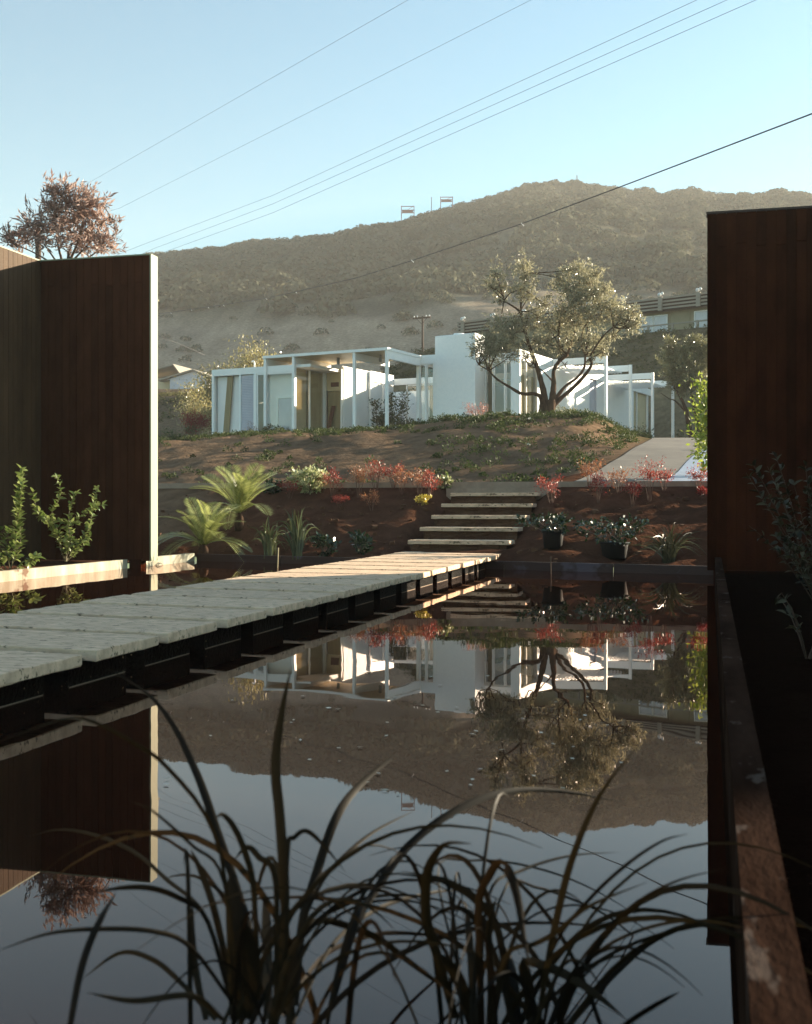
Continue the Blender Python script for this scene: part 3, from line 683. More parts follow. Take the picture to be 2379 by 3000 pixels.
wire('highest overhead wire crossing the sky, topmost of the six', [(60, 650, 44), (250, 541, 40), (1195, 0, 22), (2000, -470, 16)], .0030)
wire('faint overhead wire, second from the top of the sky', [(120, 672, 44), (350, 610, 40), (1555, 0, 22), (2300, -390, 17)], .0030)
wire('first of the three overhead wires running close together', [(150, 825, 52), (407, 721, 44), (800, 572, 35), (2041, 0, 20), (2900, -400, 15)], .0040)
wire('middle one of the three overhead wires running close together', [(160, 858, 52), (451, 728, 44), (800, 597, 35), (2129, 0, 20), (3000, -400, 15)], .0040)
wire('lowest of the three overhead wires running close together', [(200, 848, 52), (461, 746, 44), (800, 623, 35), (2214, 0, 20), (3100, -400, 15)], .0042)
lowp = [(250, 945, 105), (459, 921, 95), (780, 874, 75), (1040, 815, 60), (1208, 763, 52), (1530, 655, 42), (1850, 535, 34), (2379, 333, 26), (2800, 165, 21)]
w6 = root('overhead_cable', 'thick low cable with small pale ties crossing before the hill', 'cable', (0, 0, 0), 0, 'overhead wires crossing the sky')
pts6 = [at(*p_) for p_ in lowp]; MB().tube(pts6, .018, 6).build('cable', 'wire', w6, True)
for (px_, py_, Y_) in ((610, 900, 85), (655, 893.5, 82), (780, 874, 75), (867, 855, 70), (1208, 763, 52), (1530, 655, 42), (560, 907, 88), (500, 915.5, 92)):
    c_ = at(px_, py_, Y_); MB().tube([c_ + Vector((-.04, 0, .02)), c_ + Vector((.03, 0, -.05)), c_ + Vector((.06, 0, -.09))], .016, 5).build('cable_tie', 'whitemetal', w6)
tag(MB().tube([at(440, 975, 70), at(520, 1005, 74), at(600, 1040, 78)], .012, 5).build('service_wire', 'wire', None, True), 'short thin wire sloping down to the trees left of the white house', 'wire')
def frame_on_ridge(px0, px1, py0, py1, lab, red):
    Yr = YR - 6; s_ = Yr / F
    x0_, x1_ = (px0 - CX) * s_, (px1 - CX) * s_; zt, zb2 = CH - (py0 - HY) * s_, CH - (py1 - HY) * s_
    fo = root('antenna_frame', lab, 'antenna', ((x0_ + x1_) / 2, Yr, zb2), 0, 'steel antenna frames on the ridge')
    w = x1_ - x0_; h = zt - zb2; t_ = .10
    for xx in (-w / 2, w / 2): bx('post', 'redpaint', fo, xx - t_, xx + t_, -t_, t_, -4, h)
    for zz in (h - .15, h * .62, h * .38): bx('bar', 'redpaint', fo, -w / 2 + t_, w / 2 - t_, -t_ * .7, t_ * .7, zz - .10, zz + .10)
    bx('panel', 'redpaint', fo, -w / 2 + t_ + .1, w / 2 - t_ - .2, -.05, .05, h * .42, h * .60)
    MB().tube([(-w / 2, 0, h * .3), (w / 2, 0, h)], .08, 4).build('brace', 'redpaint', fo)
frame_on_ridge(1176, 1213, 603, 636, 'larger red steel antenna frame standing at the ridge edge', True)
frame_on_ridge(1291, 1326, 576, 600, 'smaller red steel antenna frame nearer the ridge trees', True)
rt_ = at(1690, 512, YR + 4); tw = root('lattice_tower', 'faint pale lattice tower on the hilltop among trees', 'tower', (rt_.x, YR + 4, rt_.z - 7), 0)
for sx in (-1, 1): MB().tube([(sx * 1.5, 0, -4), (sx * .12, 0, 7)], .08, 4).build('tower_leg', 'metalgrey', tw)
for k in range(6):
    h0 = k * 1.1; wa = 1.5 - (h0 + 4) / 11 * 1.38; wb_ = 1.5 - (h0 + 5.1) / 11 * 1.38
    MB().tube([(-wa, 0, h0), (wb_, 0, h0 + 1.1)], .06, 4).build('brace', 'metalgrey', tw); MB().tube([(wa, 0, h0), (-wb_, 0, h0 + 1.1)], .06, 4).build('brace', 'metalgrey', tw)
ma = at(1264, 578, YR - 4); tag(MB().tube([(ma.x, ma.y, ma.z - 8), (ma.x, ma.y, ma.z)], .10, 5).build('mast', 'polewood'), 'thin bare mast on the ridge between the antenna frames', 'mast')

# ------------------------------------------------------------------ plants
def bez(a_, b_, c_, n_=7):
    return [(Vector(a_) * (1 - t) ** 2 + Vector(b_) * 2 * t * (1 - t) + Vector(c_) * t * t) for t in np.linspace(0, 1, n_)]
LEAF = {}
def leaf_mesh(kind):
    """one pointed oval leaf, length 1 along +y, slightly cupped"""
    if kind in LEAF: return LEAF[kind]
    w, cup = {'privet': (.58, .12), 'shade': (.42, .12)}[kind]
    prof = [(0, .04), (.2, .72), (.45, 1), (.75, .70), (1, .02)]; V = []; Fc = []
    for t, s_ in prof: V += [(-w / 2 * s_, t, cup * s_ - .25 * t * t), (0, t, -.25 * t * t), (w / 2 * s_, t, cup * s_ - .25 * t * t)]
    for i in range(4):
        for j in range(2): k_ = i * 3 + j; Fc.append((k_, k_ + 1, k_ + 4, k_ + 3))
    me_ = bpy.data.meshes.new('leaf'); me_.from_pydata(V, [], Fc); me_.polygons.foreach_set('use_smooth', [True] * len(Fc)); me_.update()
    me_.materials.append(M[kind]); LEAF[kind] = me_; return me_

def shrub(name, label, cat, base, h, w, leafmat, n_leaf, ln, wd, seed, stems=6, start=.35, stemmat='barkgrey', sr=.008, group=None, clump=.10, side=3, up=.25, lean=(0, 0)):
    """stems that fan out of one foot, with small leaves gathered round side twigs"""
    rs = np.random.RandomState(seed); ro = root(name, label, cat, base, 0, group)
    mb = MB(); C_ = []
    for k in range(stems):
        an = 2 * math.pi * (k + rs.uniform(-.3, .3)) / stems; rr = w / 2 * math.sqrt(rs.uniform(.05, 1)); hh = h * rs.uniform(.72, 1.0) * (1 - .25 * (rr / (w / 2)) ** 2)
        tip = Vector((math.cos(an) * rr + lean[0], math.sin(an) * rr + lean[1], hh))
        c_ = bez((math.cos(an) * w * .04, math.sin(an) * w * .04, -.06), (tip.x * .35, tip.y * .35, hh * .6), tip, 8)
        mb.tube(c_, list(np.linspace(sr, sr * .3, 8)), 5, False)
        for s_ in range(side):
            t = rs.uniform(start, .95); i = min(6, int(t * 7)); o_ = c_[i].lerp(c_[i + 1], t * 7 - i)
            d_ = Vector((rs.normal(), rs.normal(), rs.uniform(0, .9))).normalized() * rs.uniform(.3, 1) * w * .28; e_ = o_ + d_; e_.z = min(e_.z, h)
            mb.tube([o_, o_.lerp(e_, .5) + Vector((0, 0, .02 * h)), e_], [sr * .5, sr * .4, sr * .2], 4, False); C_.append(e_); C_.append(o_.lerp(e_, .6))
        C_.append(tip); C_.append(c_[6])
    mb.build('stem', stemmat, ro, True)
    C_ = np.array([tuple(v) for v in C_]); pick = rs.randint(0, len(C_), n_leaf)
    L_ = C_[pick] + rs.normal(0, 1, (n_leaf, 3)) * clump * h * np.array([1, 1, .8]); L_[:, 2] = np.maximum(L_[:, 2], .02)
    out = unit(L_ - np.array([0, 0, h * .3]) + 1e-6); out[:, 2] += up; out = unit(out)
    V, Fq = rand_leaves(L_, rs, ln, wd, out, .5)
    link('foliage', mesh_np('foliage', V, Fq, np.repeat(rs.rand(n_leaf), 4)), leafmat, ro)
    return ro

def leafy(name, label, cat, base, stems, kind, ln, seed, per=.03, group=None, stemmat='stem', sr=.006):
    """close shrub: every leaf is a piece of its own. stems: world polylines"""
    rs = np.random.RandomState(seed); ro = root(name, label, cat, base, 0, group); b_ = Vector(base); me_ = leaf_mesh(kind)
    for P_ in stems:
        P_ = [Vector(v) - b_ for v in P_]; n_ = len(P_)
        MB().tube(P_, list(np.linspace(sr, sr * .35, n_)), 6, False).build('stem', stemmat, ro, True)
        acc = 0; ang = rs.uniform(0, 6)
        for i in range(n_ - 1):
            seg = P_[i + 1] - P_[i]; m_ = max(1, int(seg.length / per))
            if i == 0: continue
            for k in range(m_):
                o_ = P_[i].lerp(P_[i + 1], (k + rs.rand()) / m_); d_ = seg.normalized(); sd = d_.orthogonal().normalized(); bd = d_.cross(sd)
                for rep in range(2):
                    ang += 2.4; v = (sd * math.cos(ang) + bd * math.sin(ang)) * .8 + d_ * rs.uniform(.2, .9) + Vector((0, 0, .15)); v.normalize()
                    s_ = ln * rs.uniform(.55, 1.15)
                    l_ = bpy.data.objects.new('leaf', me_); COL.objects.link(l_); l_.parent = ro; l_.location = o_ + Vector(rs.normal(0, .006, 3)); l_.scale = (s_, s_, s_)
                    qv = v.to_track_quat('Y', 'Z'); l_.rotation_mode = 'QUATERNION'; l_.rotation_quaternion = qv @ Vector((0, 1, 0)).to_track_quat('Y', 'Z') if False else (qv.to_matrix() @ Matrix.Rotation(rs.uniform(-.9, .9), 3, 'Y')).to_quaternion()
    return ro

def blade(P_, W, rs, fold=.25):
    """strap leaf along a polyline with half-widths W; cross-section folded into a shallow V"""
    P_ = [Vector(v) for v in P_]; n_ = len(P_); V = []; Fc = []
    ax = Vector((rs.uniform(-.4, .4), 1, rs.uniform(-.3, .3)))
    for i in range(n_):
        d_ = (P_[min(i + 1, n_ - 1)] - P_[max(i - 1, 0)]).normalized(); s_ = d_.cross(ax); s_ = s_.normalized() if s_.length > .05 else d_.orthogonal().normalized(); u_ = s_.cross(d_)
        V += [tuple(P_[i] - s_ * W[i] + u_ * W[i] * fold), tuple(P_[i]), tuple(P_[i] + s_ * W[i] + u_ * W[i] * fold)]
    for i in range(n_ - 1):
        for j in range(2): k_ = i * 3 + j; Fc.append((k_, k_ + 1, k_ + 4, k_ + 3))
    me_ = bpy.data.meshes.new('blade'); me_.from_pydata(V, [], Fc); me_.polygons.foreach_set('use_smooth', [True] * len(Fc)); me_.update(); return me_
def catmull(P_, n_):
    P_ = [Vector(v) for v in P_]; Q_ = [P_[0] * 2 - P_[1]] + P_ + [P_[-1] * 2 - P_[-2]]; out = []
    segs = len(P_) - 1
    for k in range(n_):
        t = k / (n_ - 1) * segs; i = min(int(t), segs - 1); f = t - i; a_, b_, c_, d_ = Q_[i:i + 4]
        out.append(.5 * ((2 * b_) + (c_ - a_) * f + (2 * a_ - 5 * b_ + 4 * c_ - d_) * f * f + (3 * b_ - a_ - 3 * c_ + d_) * f ** 3))
    return out
def blade_clump(name, label, cat, base, n, h, spread, wid, mat, seed, group=None, up=.4):
    rs = np.random.RandomState(seed); ro = root(name, label, cat, base, 0, group)
    for k in range(n):
        an = rs.uniform(0, 2 * math.pi); l_ = h * rs.uniform(.6, 1.15); o_ = Vector((rs.normal(0, .03), rs.normal(0, .03), -.02)); dr = Vector((math.cos(an), math.sin(an), 0))
        s_ = spread * rs.uniform(.15, 1); dro = rs.uniform(-.1, .45) if s_ > spread * .4 else 0
        P_ = bez(o_, o_ + dr * s_ * .25 + Vector((0, 0, l_ * (.9 + dro * .4))), o_ + dr * s_ + Vector((0, 0, l_ * (1 - dro * 1.6) * (1 - .35 * s_ / spread))), 9)
        W = [wid * (.6 + .5 * math.sin(math.pi * min(1, t * 1.1))) * (1 - t ** 3) + .0004 for t in np.linspace(0, 1, 9)]
        link('blade', blade(P_, W, rs), mat, ro)
    return ro

# olive trees: limbs first, then leaves round the limb ends
def c4(x_, y_, Y_): return at(1360 + x_ * .43275, 740 + y_ * .43275, Y_)
def olive(name, label, base, limbs, clumps, leafmat, n_leaf, seed, ln=.062, wd=.017, trunk_n=None, barkmat='bark', twig=True, tw_=1.0):
    rs = np.random.RandomState(seed); ro = root(name, label, 'tree', base); b_ = Vector(base)
    tr = MB(); lm = MB()
    for i, (P_, R) in enumerate(limbs):
        c_ = catmull([Vector(v) - b_ for v in P_], len(P_) * 4); n_ = len(c_)
        rr = np.interp(np.linspace(0, 1, n_), np.linspace(0, 1, len(R)), R) * (1 + .10 * rs.uniform(-1, 1, n_))
        (tr if (trunk_n is None or i < trunk_n) else lm).tube(c_, list(rr), 9)
    C_ = np.array([tuple(Vector(c[0]) - b_) for c in clumps]); RR = np.array([c[1] for c in clumps]); wgt = np.array([r_[0] * r_[1] * r_[2] for r_ in RR]) ** .75; wgt /= wgt.sum()
    if twig:
        ends = [Vector(v) - b_ for P_, R in limbs for v in P_[len(P_) // 2:]]
        for k in range(len(C_)):
            c_ = Vector(C_[k]); near = sorted(ends, key=lambda e: (e - c_).length)[:3]
            for e in near[:2]: lm.tube(bez(e, e.lerp(c_, .5) + Vector(rs.normal(0, .12, 3)), c_, 6), list(np.linspace(.02, .008, 6) * tw_), 5, False)
            for s_ in range(9):
                t_ = c_ + Vector(rs.normal(0, .5, 3) * RR[k]); lm.tube([c_, c_.lerp(t_, .5) + Vector(rs.normal(0, .05, 3)), t_], [.008 * tw_, .006 * tw_, .003 * tw_], 4, False)
    tr.build('trunk', barkmat, ro, True)
    if lm.v: lm.build('limb', barkmat, ro, True)
    # sprays: each spray is a small cluster of leaves; leave gaps
    ns = n_leaf // 11
    ci = rs.choice(len(C_), ns, p=wgt); d_ = unit(rs.normal(size=(ns, 3))); rad_ = rs.uniform(.05, 1, ns) ** .5
    S_ = C_[ci] + d_ * rad_[:, None] * RR[ci] * (1 + .33 * rs.normal(size=(ns, 1)))
    sd = unit(d_ * .7 + rs.normal(size=(ns, 3)) * .5 + np.array([0, 0, .35]))
    Pn = np.repeat(S_, 11, 0) + np.repeat(sd, 11, 0) * rs.uniform(-.10, .12, (ns * 11, 1)) + rs.normal(0, .022, (ns * 11, 3))
    V, Fq = rand_leaves(Pn, rs, ln, wd, np.repeat(sd, 11, 0), .55)
    link('crown', mesh_np('crown', V, Fq, np.repeat(np.clip(np.repeat(rs.rand(ns), 11) * .6 + rs.rand(ns * 11) * .4, 0, 1), 4)), leafmat, ro)
    return ro
OY = 32.5
tb = c4(556, 1135, OY); tb.z = gz(tb.x, OY) - .03
LB = [
 ([c4(530, 1150, OY), c4(535, 1060, OY), c4(545, 985, OY), c4(520, 870, OY), c4(490, 765, OY), c4(445, 645, OY + .2), c4(415, 540, OY + .3), c4(392, 450, OY + .3), c4(380, 400, OY + .2)], [.17, .12, .10, .075, .062, .052, .045, .04, .035]),
 ([c4(588, 1150, OY - .1), c4(582, 1060, OY - .1), c4(598, 975, OY), c4(606, 890, OY + .1), c4(606, 800, OY + .2), c4(640, 740, OY + .3), c4(700, 690, OY + .4)], [.19, .135, .09, .07, .055, .05, .045]),
 ([c4(535, 1030, OY), c4(515, 975, OY - .2), c4(470, 955, OY - .3), c4(390, 955, OY - .5), c4(300, 905, OY - .6), c4(220, 855, OY - .7), c4(165, 800, OY - .7), c4(100, 760, OY - .7)], [.085, .06, .05, .045, .035, .028, .02, .012]),
 ([c4(600, 1040, OY), c4(650, 990, OY + .1), c4(720, 930, OY + .2), c4(800, 850, OY + .1), c4(860, 765, OY), c4(850, 715, OY)], [.08, .06, .055, .05, .04, .03]),
 ([c4(612, 1000, OY + .2), c4(680, 910, OY + .4), c4(760, 850, OY + .5), c4(812, 780, OY + .5), c4(820, 700, OY + .5), c4(835, 610, OY + .5), c4(850, 520, OY + .5)], [.06, .042, .04, .036, .03, .025, .015]),
 ([c4(380, 400, OY + .2), c4(340, 370, OY + .1), c4(270, 325, OY), c4(200, 260, OY)], [.03, .026, .02, .01]),
 ([c4(385, 420, OY + .2), c4(385, 330, OY + .3), c4(405, 250, OY + .3), c4(410, 140, OY + .3)], [.03, .026, .02, .01]),
 ([c4(700, 690, OY + .4), c4(650, 640, OY + .5), c4(640, 560, OY + .5)], [.035, .025, .012]),
 ([c4(700, 690, OY + .4), c4(740, 560, OY + .5), c4(780, 430, OY + .4), c4(800, 300, OY + .4)], [.035, .028, .02, .01]),
 ([c4(850, 700, OY), c4(930, 580, OY - .1), c4(1010, 505, OY - .2), c4(1110, 455, OY - .2)], [.026, .022, .018, .01]),
 ([c4(598, 870, OY + .1), c4(560, 830, OY - .1), c4(510, 785, OY - .2), c4(440, 770, OY - .2)], [.025, .02, .014, .008]),
 ([c4(820, 700, OY + .5), c4(790, 600, OY + .3), c4(830, 480, OY + .2), c4(930, 400, OY + .2)], [.024, .02, .016, .008])]
def cl(x_, y_, r_, dy=0, fx=1, fz=1): s_ = r_ * .43275 / F * OY; return (c4(x_, y_, OY + dy), (s_ * fx, s_ * 1.05, s_ * fz))
CLP = [cl(220, 140, 62), cl(185, 235, 52), cl(260, 250, 55, .2), cl(240, 320, 45), cl(400, 85, 70, .3), cl(415, 170, 78, .2), cl(375, 260, 70, 0), cl(440, 300, 55, .4),
       cl(330, 470, 60, -.2), cl(240, 500, 80, -.3), cl(150, 600, 75, -.6), cl(90, 660, 62, -.7), cl(170, 690, 95, -.6), cl(260, 620, 90, -.5), cl(330, 690, 55, -.6), cl(330, 560, 75, -.3), cl(420, 470, 65, 0), cl(500, 440, 72, .3), cl(545, 350, 52, .4),
       cl(640, 170, 45, .4), cl(700, 120, 50, .5), cl(770, 110, 55, .5), cl(690, 230, 85, .3), cl(820, 190, 95, .3), cl(890, 150, 50, .2), cl(760, 320, 110, .0), cl(880, 300, 110, .2), cl(960, 250, 50, .2), cl(980, 370, 85, -.1), cl(1060, 430, 80, -.2), cl(1140, 400, 55, -.2), cl(1165, 480, 55, -.2), cl(1110, 510, 45, -.2),
       cl(650, 470, 72, .4), cl(740, 470, 85, .3), cl(850, 430, 90, -.2), cl(700, 590, 70, .5), cl(790, 590, 60, .2), cl(900, 620, 75, .3), cl(930, 670, 40, .2), cl(580, 520, 62, .4), cl(560, 610, 50, .3), cl(480, 600, 50, .3), cl(640, 650, 45, .4), cl(420, 700, 45, -.3), cl(860, 730, 26, 0), cl(660, 400, 60, .2), cl(1010, 560, 40, 0), cl(680, 760, 22, 0)]
olive('olive_tree', 'spreading twin trunked olive tree on the mound before the white house', tb, LB, CLP, 'olive', 32000, 5, .080, .022, trunk_n=2)
RY = 45.5
tb = c4(1560, 1245, RY); tb.z = gz(tb.x, RY) - .03
LB2 = [([c4(1545, 1260, RY), c4(1520, 1170, RY), c4(1505, 1080, RY), c4(1480, 1010, RY), c4(1440, 940, RY)], [.13, .10, .075, .06, .04]),
       ([c4(1575, 1260, RY), c4(1590, 1180, RY), c4(1560, 1060, RY + .3), c4(1540, 960, RY + .3), c4(1520, 860, RY + .3)], [.12, .10, .07, .05, .03]),
       ([c4(1505, 1080, RY), c4(1430, 1005, RY), c4(1390, 990, RY), c4(1330, 950, RY)], [.05, .03, .02, .01])]
def cl2(x_, y_, r_, dy=0): s_ = r_ * .43275 / F * RY; return (c4(x_, y_, RY + dy), (s_, s_, s_))
CL2 = [cl2(1400, 620, 50), cl2(1400, 700, 70), cl2(1480, 680, 80), cl2(1560, 650, 70), cl2(1610, 720, 80), cl2(1420, 790, 80), cl2(1500, 780, 110, -.2), cl2(1590, 820, 90), cl2(1420, 860, 60), cl2(1500, 880, 80), cl2(1650, 650, 60), cl2(1540, 590, 30), cl2(1470, 930, 40)]
olive('olive_tree', 'smaller pale olive tree at the top of the driveway by the dark wall', tb, LB2, CL2, 'olive2', 26000, 6, .10, .032)

# trees and shrubs round the white house
def px_shrub(name, label, cat, px_, pyb, pyt, wpx, leafmat, n_leaf, ln, wd, seed, Y_=None, **kw):
    g = ground_at(px_, pyb) if Y_ is None else Vector(((px_ - CX) / F * Y_, Y_, gz((px_ - CX) / F * Y_, Y_)))
    top = CH - (pyt - HY) / F * g.y; h = max(.12, top - g.z); w = wpx / F * g.y
    return shrub(name, label, cat, (g.x, g.y, g.z), h, w, leafmat, n_leaf, ln, wd, seed, **kw)
px_shrub('golden_tree', 'golden leaved tree rising behind the low left wing of the house', 'tree', 735, 1190, 988, 130, 'gold', 9000, .12, .045, 21, 50, stems=9, sr=.03, clump=.07, side=5, start=.3)
px_shrub('golden_tree', 'slim golden leaved tree left of the white vent pipe', 'tree', 625, 1190, 1008, 62, 'gold', 4000, .12, .045, 22, 50, stems=6, sr=.03, clump=.06, side=4, start=.3)
px_shrub('golden_shrub', 'loose golden shrub on the bank beside the left end of the house', 'shrub', 572, 1235, 1130, 80, 'gold', 2600, .09, .036, 23, 46, stems=7, sr=.015, clump=.10, start=.3)
px_shrub('maple_shrub', 'dark red shrub beside the left end wall of the house', 'shrub', 572, 1284, 1205, 70, 'darkred', 2000, .07, .025, 24, 43, stems=6, sr=.012, clump=.09, start=.55)
px_shrub('round_bush', 'small round green bush on the slope left of the red shrub', 'shrub', 498, 1296, 1255, 38, 'green', 900, .05, .025, 25, 42, stems=8, sr=.008, clump=.18, start=.1)
px_shrub('round_bush', 'green upright bush touching the brown pot by the house', 'shrub', 556, 1290, 1240, 26, 'green', 500, .05, .025, 26, 42.6, stems=6, sr=.008, clump=.18, start=.1)
px_shrub('round_bush', 'half hidden green bush beside the pale end of the left wall', 'shrub', 458, 1296, 1275, 20, 'green', 300, .05, .025, 27, 42, stems=6, sr=.008, clump=.2, start=.1)
def pot(name, label, x_, y_, z_, r_, h_, mat):
    po = root(name, label, 'pot', (x_, y_, z_))
    MB().lathe([(r_ * .78, 0), (r_ * .97, h_ * .92), (r_ * .97, h_), (r_ * .88, h_), (r_ * .86, h_ * .9)], 18).build('body', mat, po, True)
    MB().lathe([(r_ * .975, h_ * .88), (r_ * 1.04, h_ * .885), (r_ * 1.04, h_ * .995), (r_ * .98, h_)], 18).build('rim', mat, po, True)
    MB().lathe([(r_ * .85, h_ * .86), (.01, h_ * .88)], 18).build('soil', 'soilblock', po, True); return po
for px_, lab, r_, h_ in ((575, 'taller brown clay pot under the dark red shrub', .14, .30), (606, 'squat brown clay pot at the corner of the house', .12, .18)):
    x_ = (px_ - CX) / F * 41.6; pot('clay_pot', lab, x_, 41.6, gz(x_, 41.6) - .02, r_, h_, 'redpot')
px_shrub('nandina', 'pinkish leaved shrub in front of the white chimney', 'shrub', 1398, 1240, 1166, 68, 'pink', 620, .055, .018, 28, 35.5, stems=7, sr=.008, stemmat='twigred', clump=.07, start=.4)
px_shrub('shrub', 'drooping olive green shrub right of the olive trunk', 'shrub', 1676, 1242, 1195, 62, 'olive2', 620, .06, .018, 29, 34, stems=7, sr=.01, clump=.08, start=.4)
px_shrub('shrub', 'thin olive green shrub close behind the olive trunk', 'shrub', 1635, 1240, 1186, 36, 'olive2', 300, .06, .018, 30, 34.5, stems=5, sr=.008, clump=.08, start=.3)
px_shrub('citrus_shrub', 'bright yellow green shrub against the edge of the right dark wall', 'shrub', 2078, 1440, 1078, 66, 'bright', 1500, .085, .040, 31, 19, stems=9, sr=.014, clump=.06, side=6, start=.15)
px_shrub('ground_shrub', 'low dark shrub between the last two pergola posts', 'shrub', 1880, 1268, 1252, 55, 'fern', 300, .08, .03, 32, 42.5, stems=7, clump=.2, start=.1)
px_shrub('ground_shrub', 'low dark shrub at the head of the driveway', 'shrub', 1990, 1274, 1266, 24, 'fern', 150, .08, .03, 33, 42.5, stems=5, clump=.25, start=.1)
px_shrub('seedling', 'bare young plant at the foot of the pergola', 'plant', 1790, 1264, 1243, 22, 'rust', 60, .06, .015, 34, 37, stems=4, clump=.05, start=.6)
# court and porch planting
def court(name, label, r_, b_, h, w, mat, n_, ln, wd, seed, **kw):
    x_, y_ = hxy(r_, b_); return shrub(name, label, 'plant', (x_, y_, HZ - .03), h, w, mat, n_, ln, wd, seed, **kw)
court('fern_plant', 'layered fern under the glazed link beside the chimney', -.1, 1.55, .62, 1.25, 'fern', 1100, .11, .03, 41, stems=10, sr=.01, clump=.06, start=.3, up=0)
court('court_shrub', 'leafy shrub behind the porch posts in the court', -1.35, 2.3, 1.0, 1.0, 'fern', 900, .09, .045, 42, stems=8, sr=.012, clump=.08, start=.25)
court('climbing_plant', 'tall thin climbing plant rising inside the court', -.95, 2.0, 1.95, .5, 'fern', 520, .09, .04, 43, stems=3, sr=.010, clump=.05, start=.4)
court('climbing_plant', 'tall climbing plant close to the porch corner post', -.55, 2.2, 1.75, .4, 'fern', 420, .09, .04, 44, stems=3, sr=.010, clump=.06, start=.45)
court('court_shrub', 'bare stemmed young tree with few leaves against the ribbed wall', -1.75, 2.6, 1.6, .6, 'fern', 200, .10, .045, 45, stems=3, sr=.012, clump=.05, start=.6)
court('fern_plant', 'dark fern behind the glass of the left wing', -4.35, -.12, .40, .75, 'fern', 420, .10, .03, 46, stems=8, sr=.008, clump=.08, start=.3)
court('fern_plant', 'small fern beside the second porch post', -3.85, -.14, .22, .5, 'fern', 200, .09, .03, 47, stems=6, sr=.008, clump=.1, start=.3)
court('thin_shrub', 'thin brown shrub before the glass at the left wing', -5.25, -.15, .58, .45, 'rust', 170, .05, .014, 48, stems=5, sr=.006, clump=.08, start=.3)
court('low_shrub', 'low green planting along the foot of the court', -2.5, 1.2, .30, .7, 'fern', 420, .08, .03, 49, stems=8, sr=.008, clump=.14, start=.2)

# red shrubs on the bank
NAN = [(850, 1462, 1404, 62, 'red', 'red shrub nearest the cycads on the bank'), (946, 1444, 1372, 34, 'orange', 'thin orange twigged shrub beside the variegated bush'), (974, 1456, 1372, 62, 'red', 'red shrub just right of the variegated bush'),
 (1051, 1458, 1366, 88, 'orange', 'orange shrub with pale yellow tips left of the tallest red ones'), (1102, 1440, 1344, 74, 'red', 'tallest red shrub left of the steps'), (1153, 1431, 1351, 70, 'red', 'bright red shrub second left of the steps top'),
 (1176, 1445, 1362, 50, 'orange', 'slender orange red shrub before the kerb near the steps'), (994, 1486, 1450, 52, 'red', 'low red shrub halfway down the left bank'), (1090, 1497, 1436, 44, 'orange', 'sparse brownish shrub halfway down the bank left of the steps'),
 (1228, 1463, 1362, 66, 'orange', 'orange shrub beside the yellow plant left of the steps'), (1258, 1464, 1375, 70, 'red', 'red shrub standing closest to the top steps on the left'),
 (1617, 1476, 1384, 84, 'red', 'dense bright red shrub right of the steps'), (1727, 1428, 1340, 86, 'orange', 'orange shrub with flat top before the driveway edge'), (1752, 1476, 1388, 54, 'darkred', 'sparse dark red shrub below the driveway'),
 (1812, 1449, 1366, 56, 'orange', 'orange shrub in the middle of the driveway front'), (1853, 1482, 1400, 50, 'darkred', 'dark sparse shrub lowest on the right bank'), (1903, 1462, 1346, 84, 'red', 'tall red shrub before the bluish driveway lane'),
 (1946, 1440, 1372, 56, 'red', 'red shrub just right of the tall one at the lane'), (2047, 1442, 1362, 58, 'red', 'red shrub partly cut by the right dark wall'), (2060, 1462, 1424, 40, 'darkred', 'low dark red shrub at the foot of the right wall')]
for i, (px_, pb, pt, w_, mt, lab) in enumerate(NAN):
    px_shrub('nandina', lab, 'shrub', px_, pb, pt, w_ * 1.05, mt, int(180 + w_ * 4.6), .029, .0085, 100 + i, stems=5, sr=.0045, stemmat='twigred', clump=.075, side=5, start=.5, up=.1, group='red leaved shrubs along the bank')
px_shrub('variegated_bush', 'cream and green variegated bush among the red shrubs', 'shrub', 905, 1446, 1374, 105, 'varieg', 800, .055, .03, 131, stems=9, sr=.006, clump=.10, start=.2)
px_shrub('dark_bush', 'low dark green bush left of the variegated one', 'shrub', 800, 1446, 1412, 60, 'holly', 520, .045, .024, 132, stems=7, sr=.006, clump=.14, start=.15)
px_shrub('variegated_bush', 'small white flecked bush touching the kerb above the steps', 'shrub', 1305, 1432, 1398, 44, 'varieg', 300, .04, .022, 133, stems=6, sr=.005, clump=.15, start=.2)
px_shrub('yellow_plant', 'small yellow leaved plant left of the steps', 'plant', 1240, 1482, 1456, 42, 'yellow', 240, .034, .016, 134, stems=6, sr=.004, clump=.14, start=.2)
px_shrub('dark_bush', 'low holly like plant left of the bridge end, nearer the lilies', 'shrub', 950, 1622, 1572, 78, 'holly', 420, .05, .026, 135, 13.0, stems=7, sr=.006, clump=.10, start=.2)
px_shrub('dark_bush', 'low holly like plant right beside the bridge end', 'shrub', 1062, 1616, 1566, 84, 'holly', 460, .05, .026, 136, 12.9, stems=7, sr=.006, clump=.10, start=.2)
# potted shrubs right of the steps
for px_, pyb, pyt, wpx, r_, h_, lab, labp, sd in ((1620, 1634, 1512, 215, .115, .19, 'black nursery pot nearer the steps on the pool edge', 'dark glossy shrub growing from the pot nearer the steps', 141),
                                         (1800, 1650, 1520, 230, .145, .17, 'wider black nursery pot on the pool edge', 'white glinting glossy shrub growing from the wider pot', 142)):
    d_ = 12.15 if sd == 141 else 11.75
    x_ = (px_ - CX) / F * d_; z_ = gz(x_, d_) - .01; pot('nursery_pot', labp and lab, x_, d_, z_, r_, h_, 'blackpot')
    top = CH - (pyt - HY) / F * d_
    shrub('potted_shrub', labp, 'shrub', (x_, d_, z_ + h_ * .88), top - z_ - h_ * .88, wpx / F * d_, 'holly', 620, .042, .022, sd, stems=9, sr=.005, clump=.085, side=5, start=.05, up=-.1)
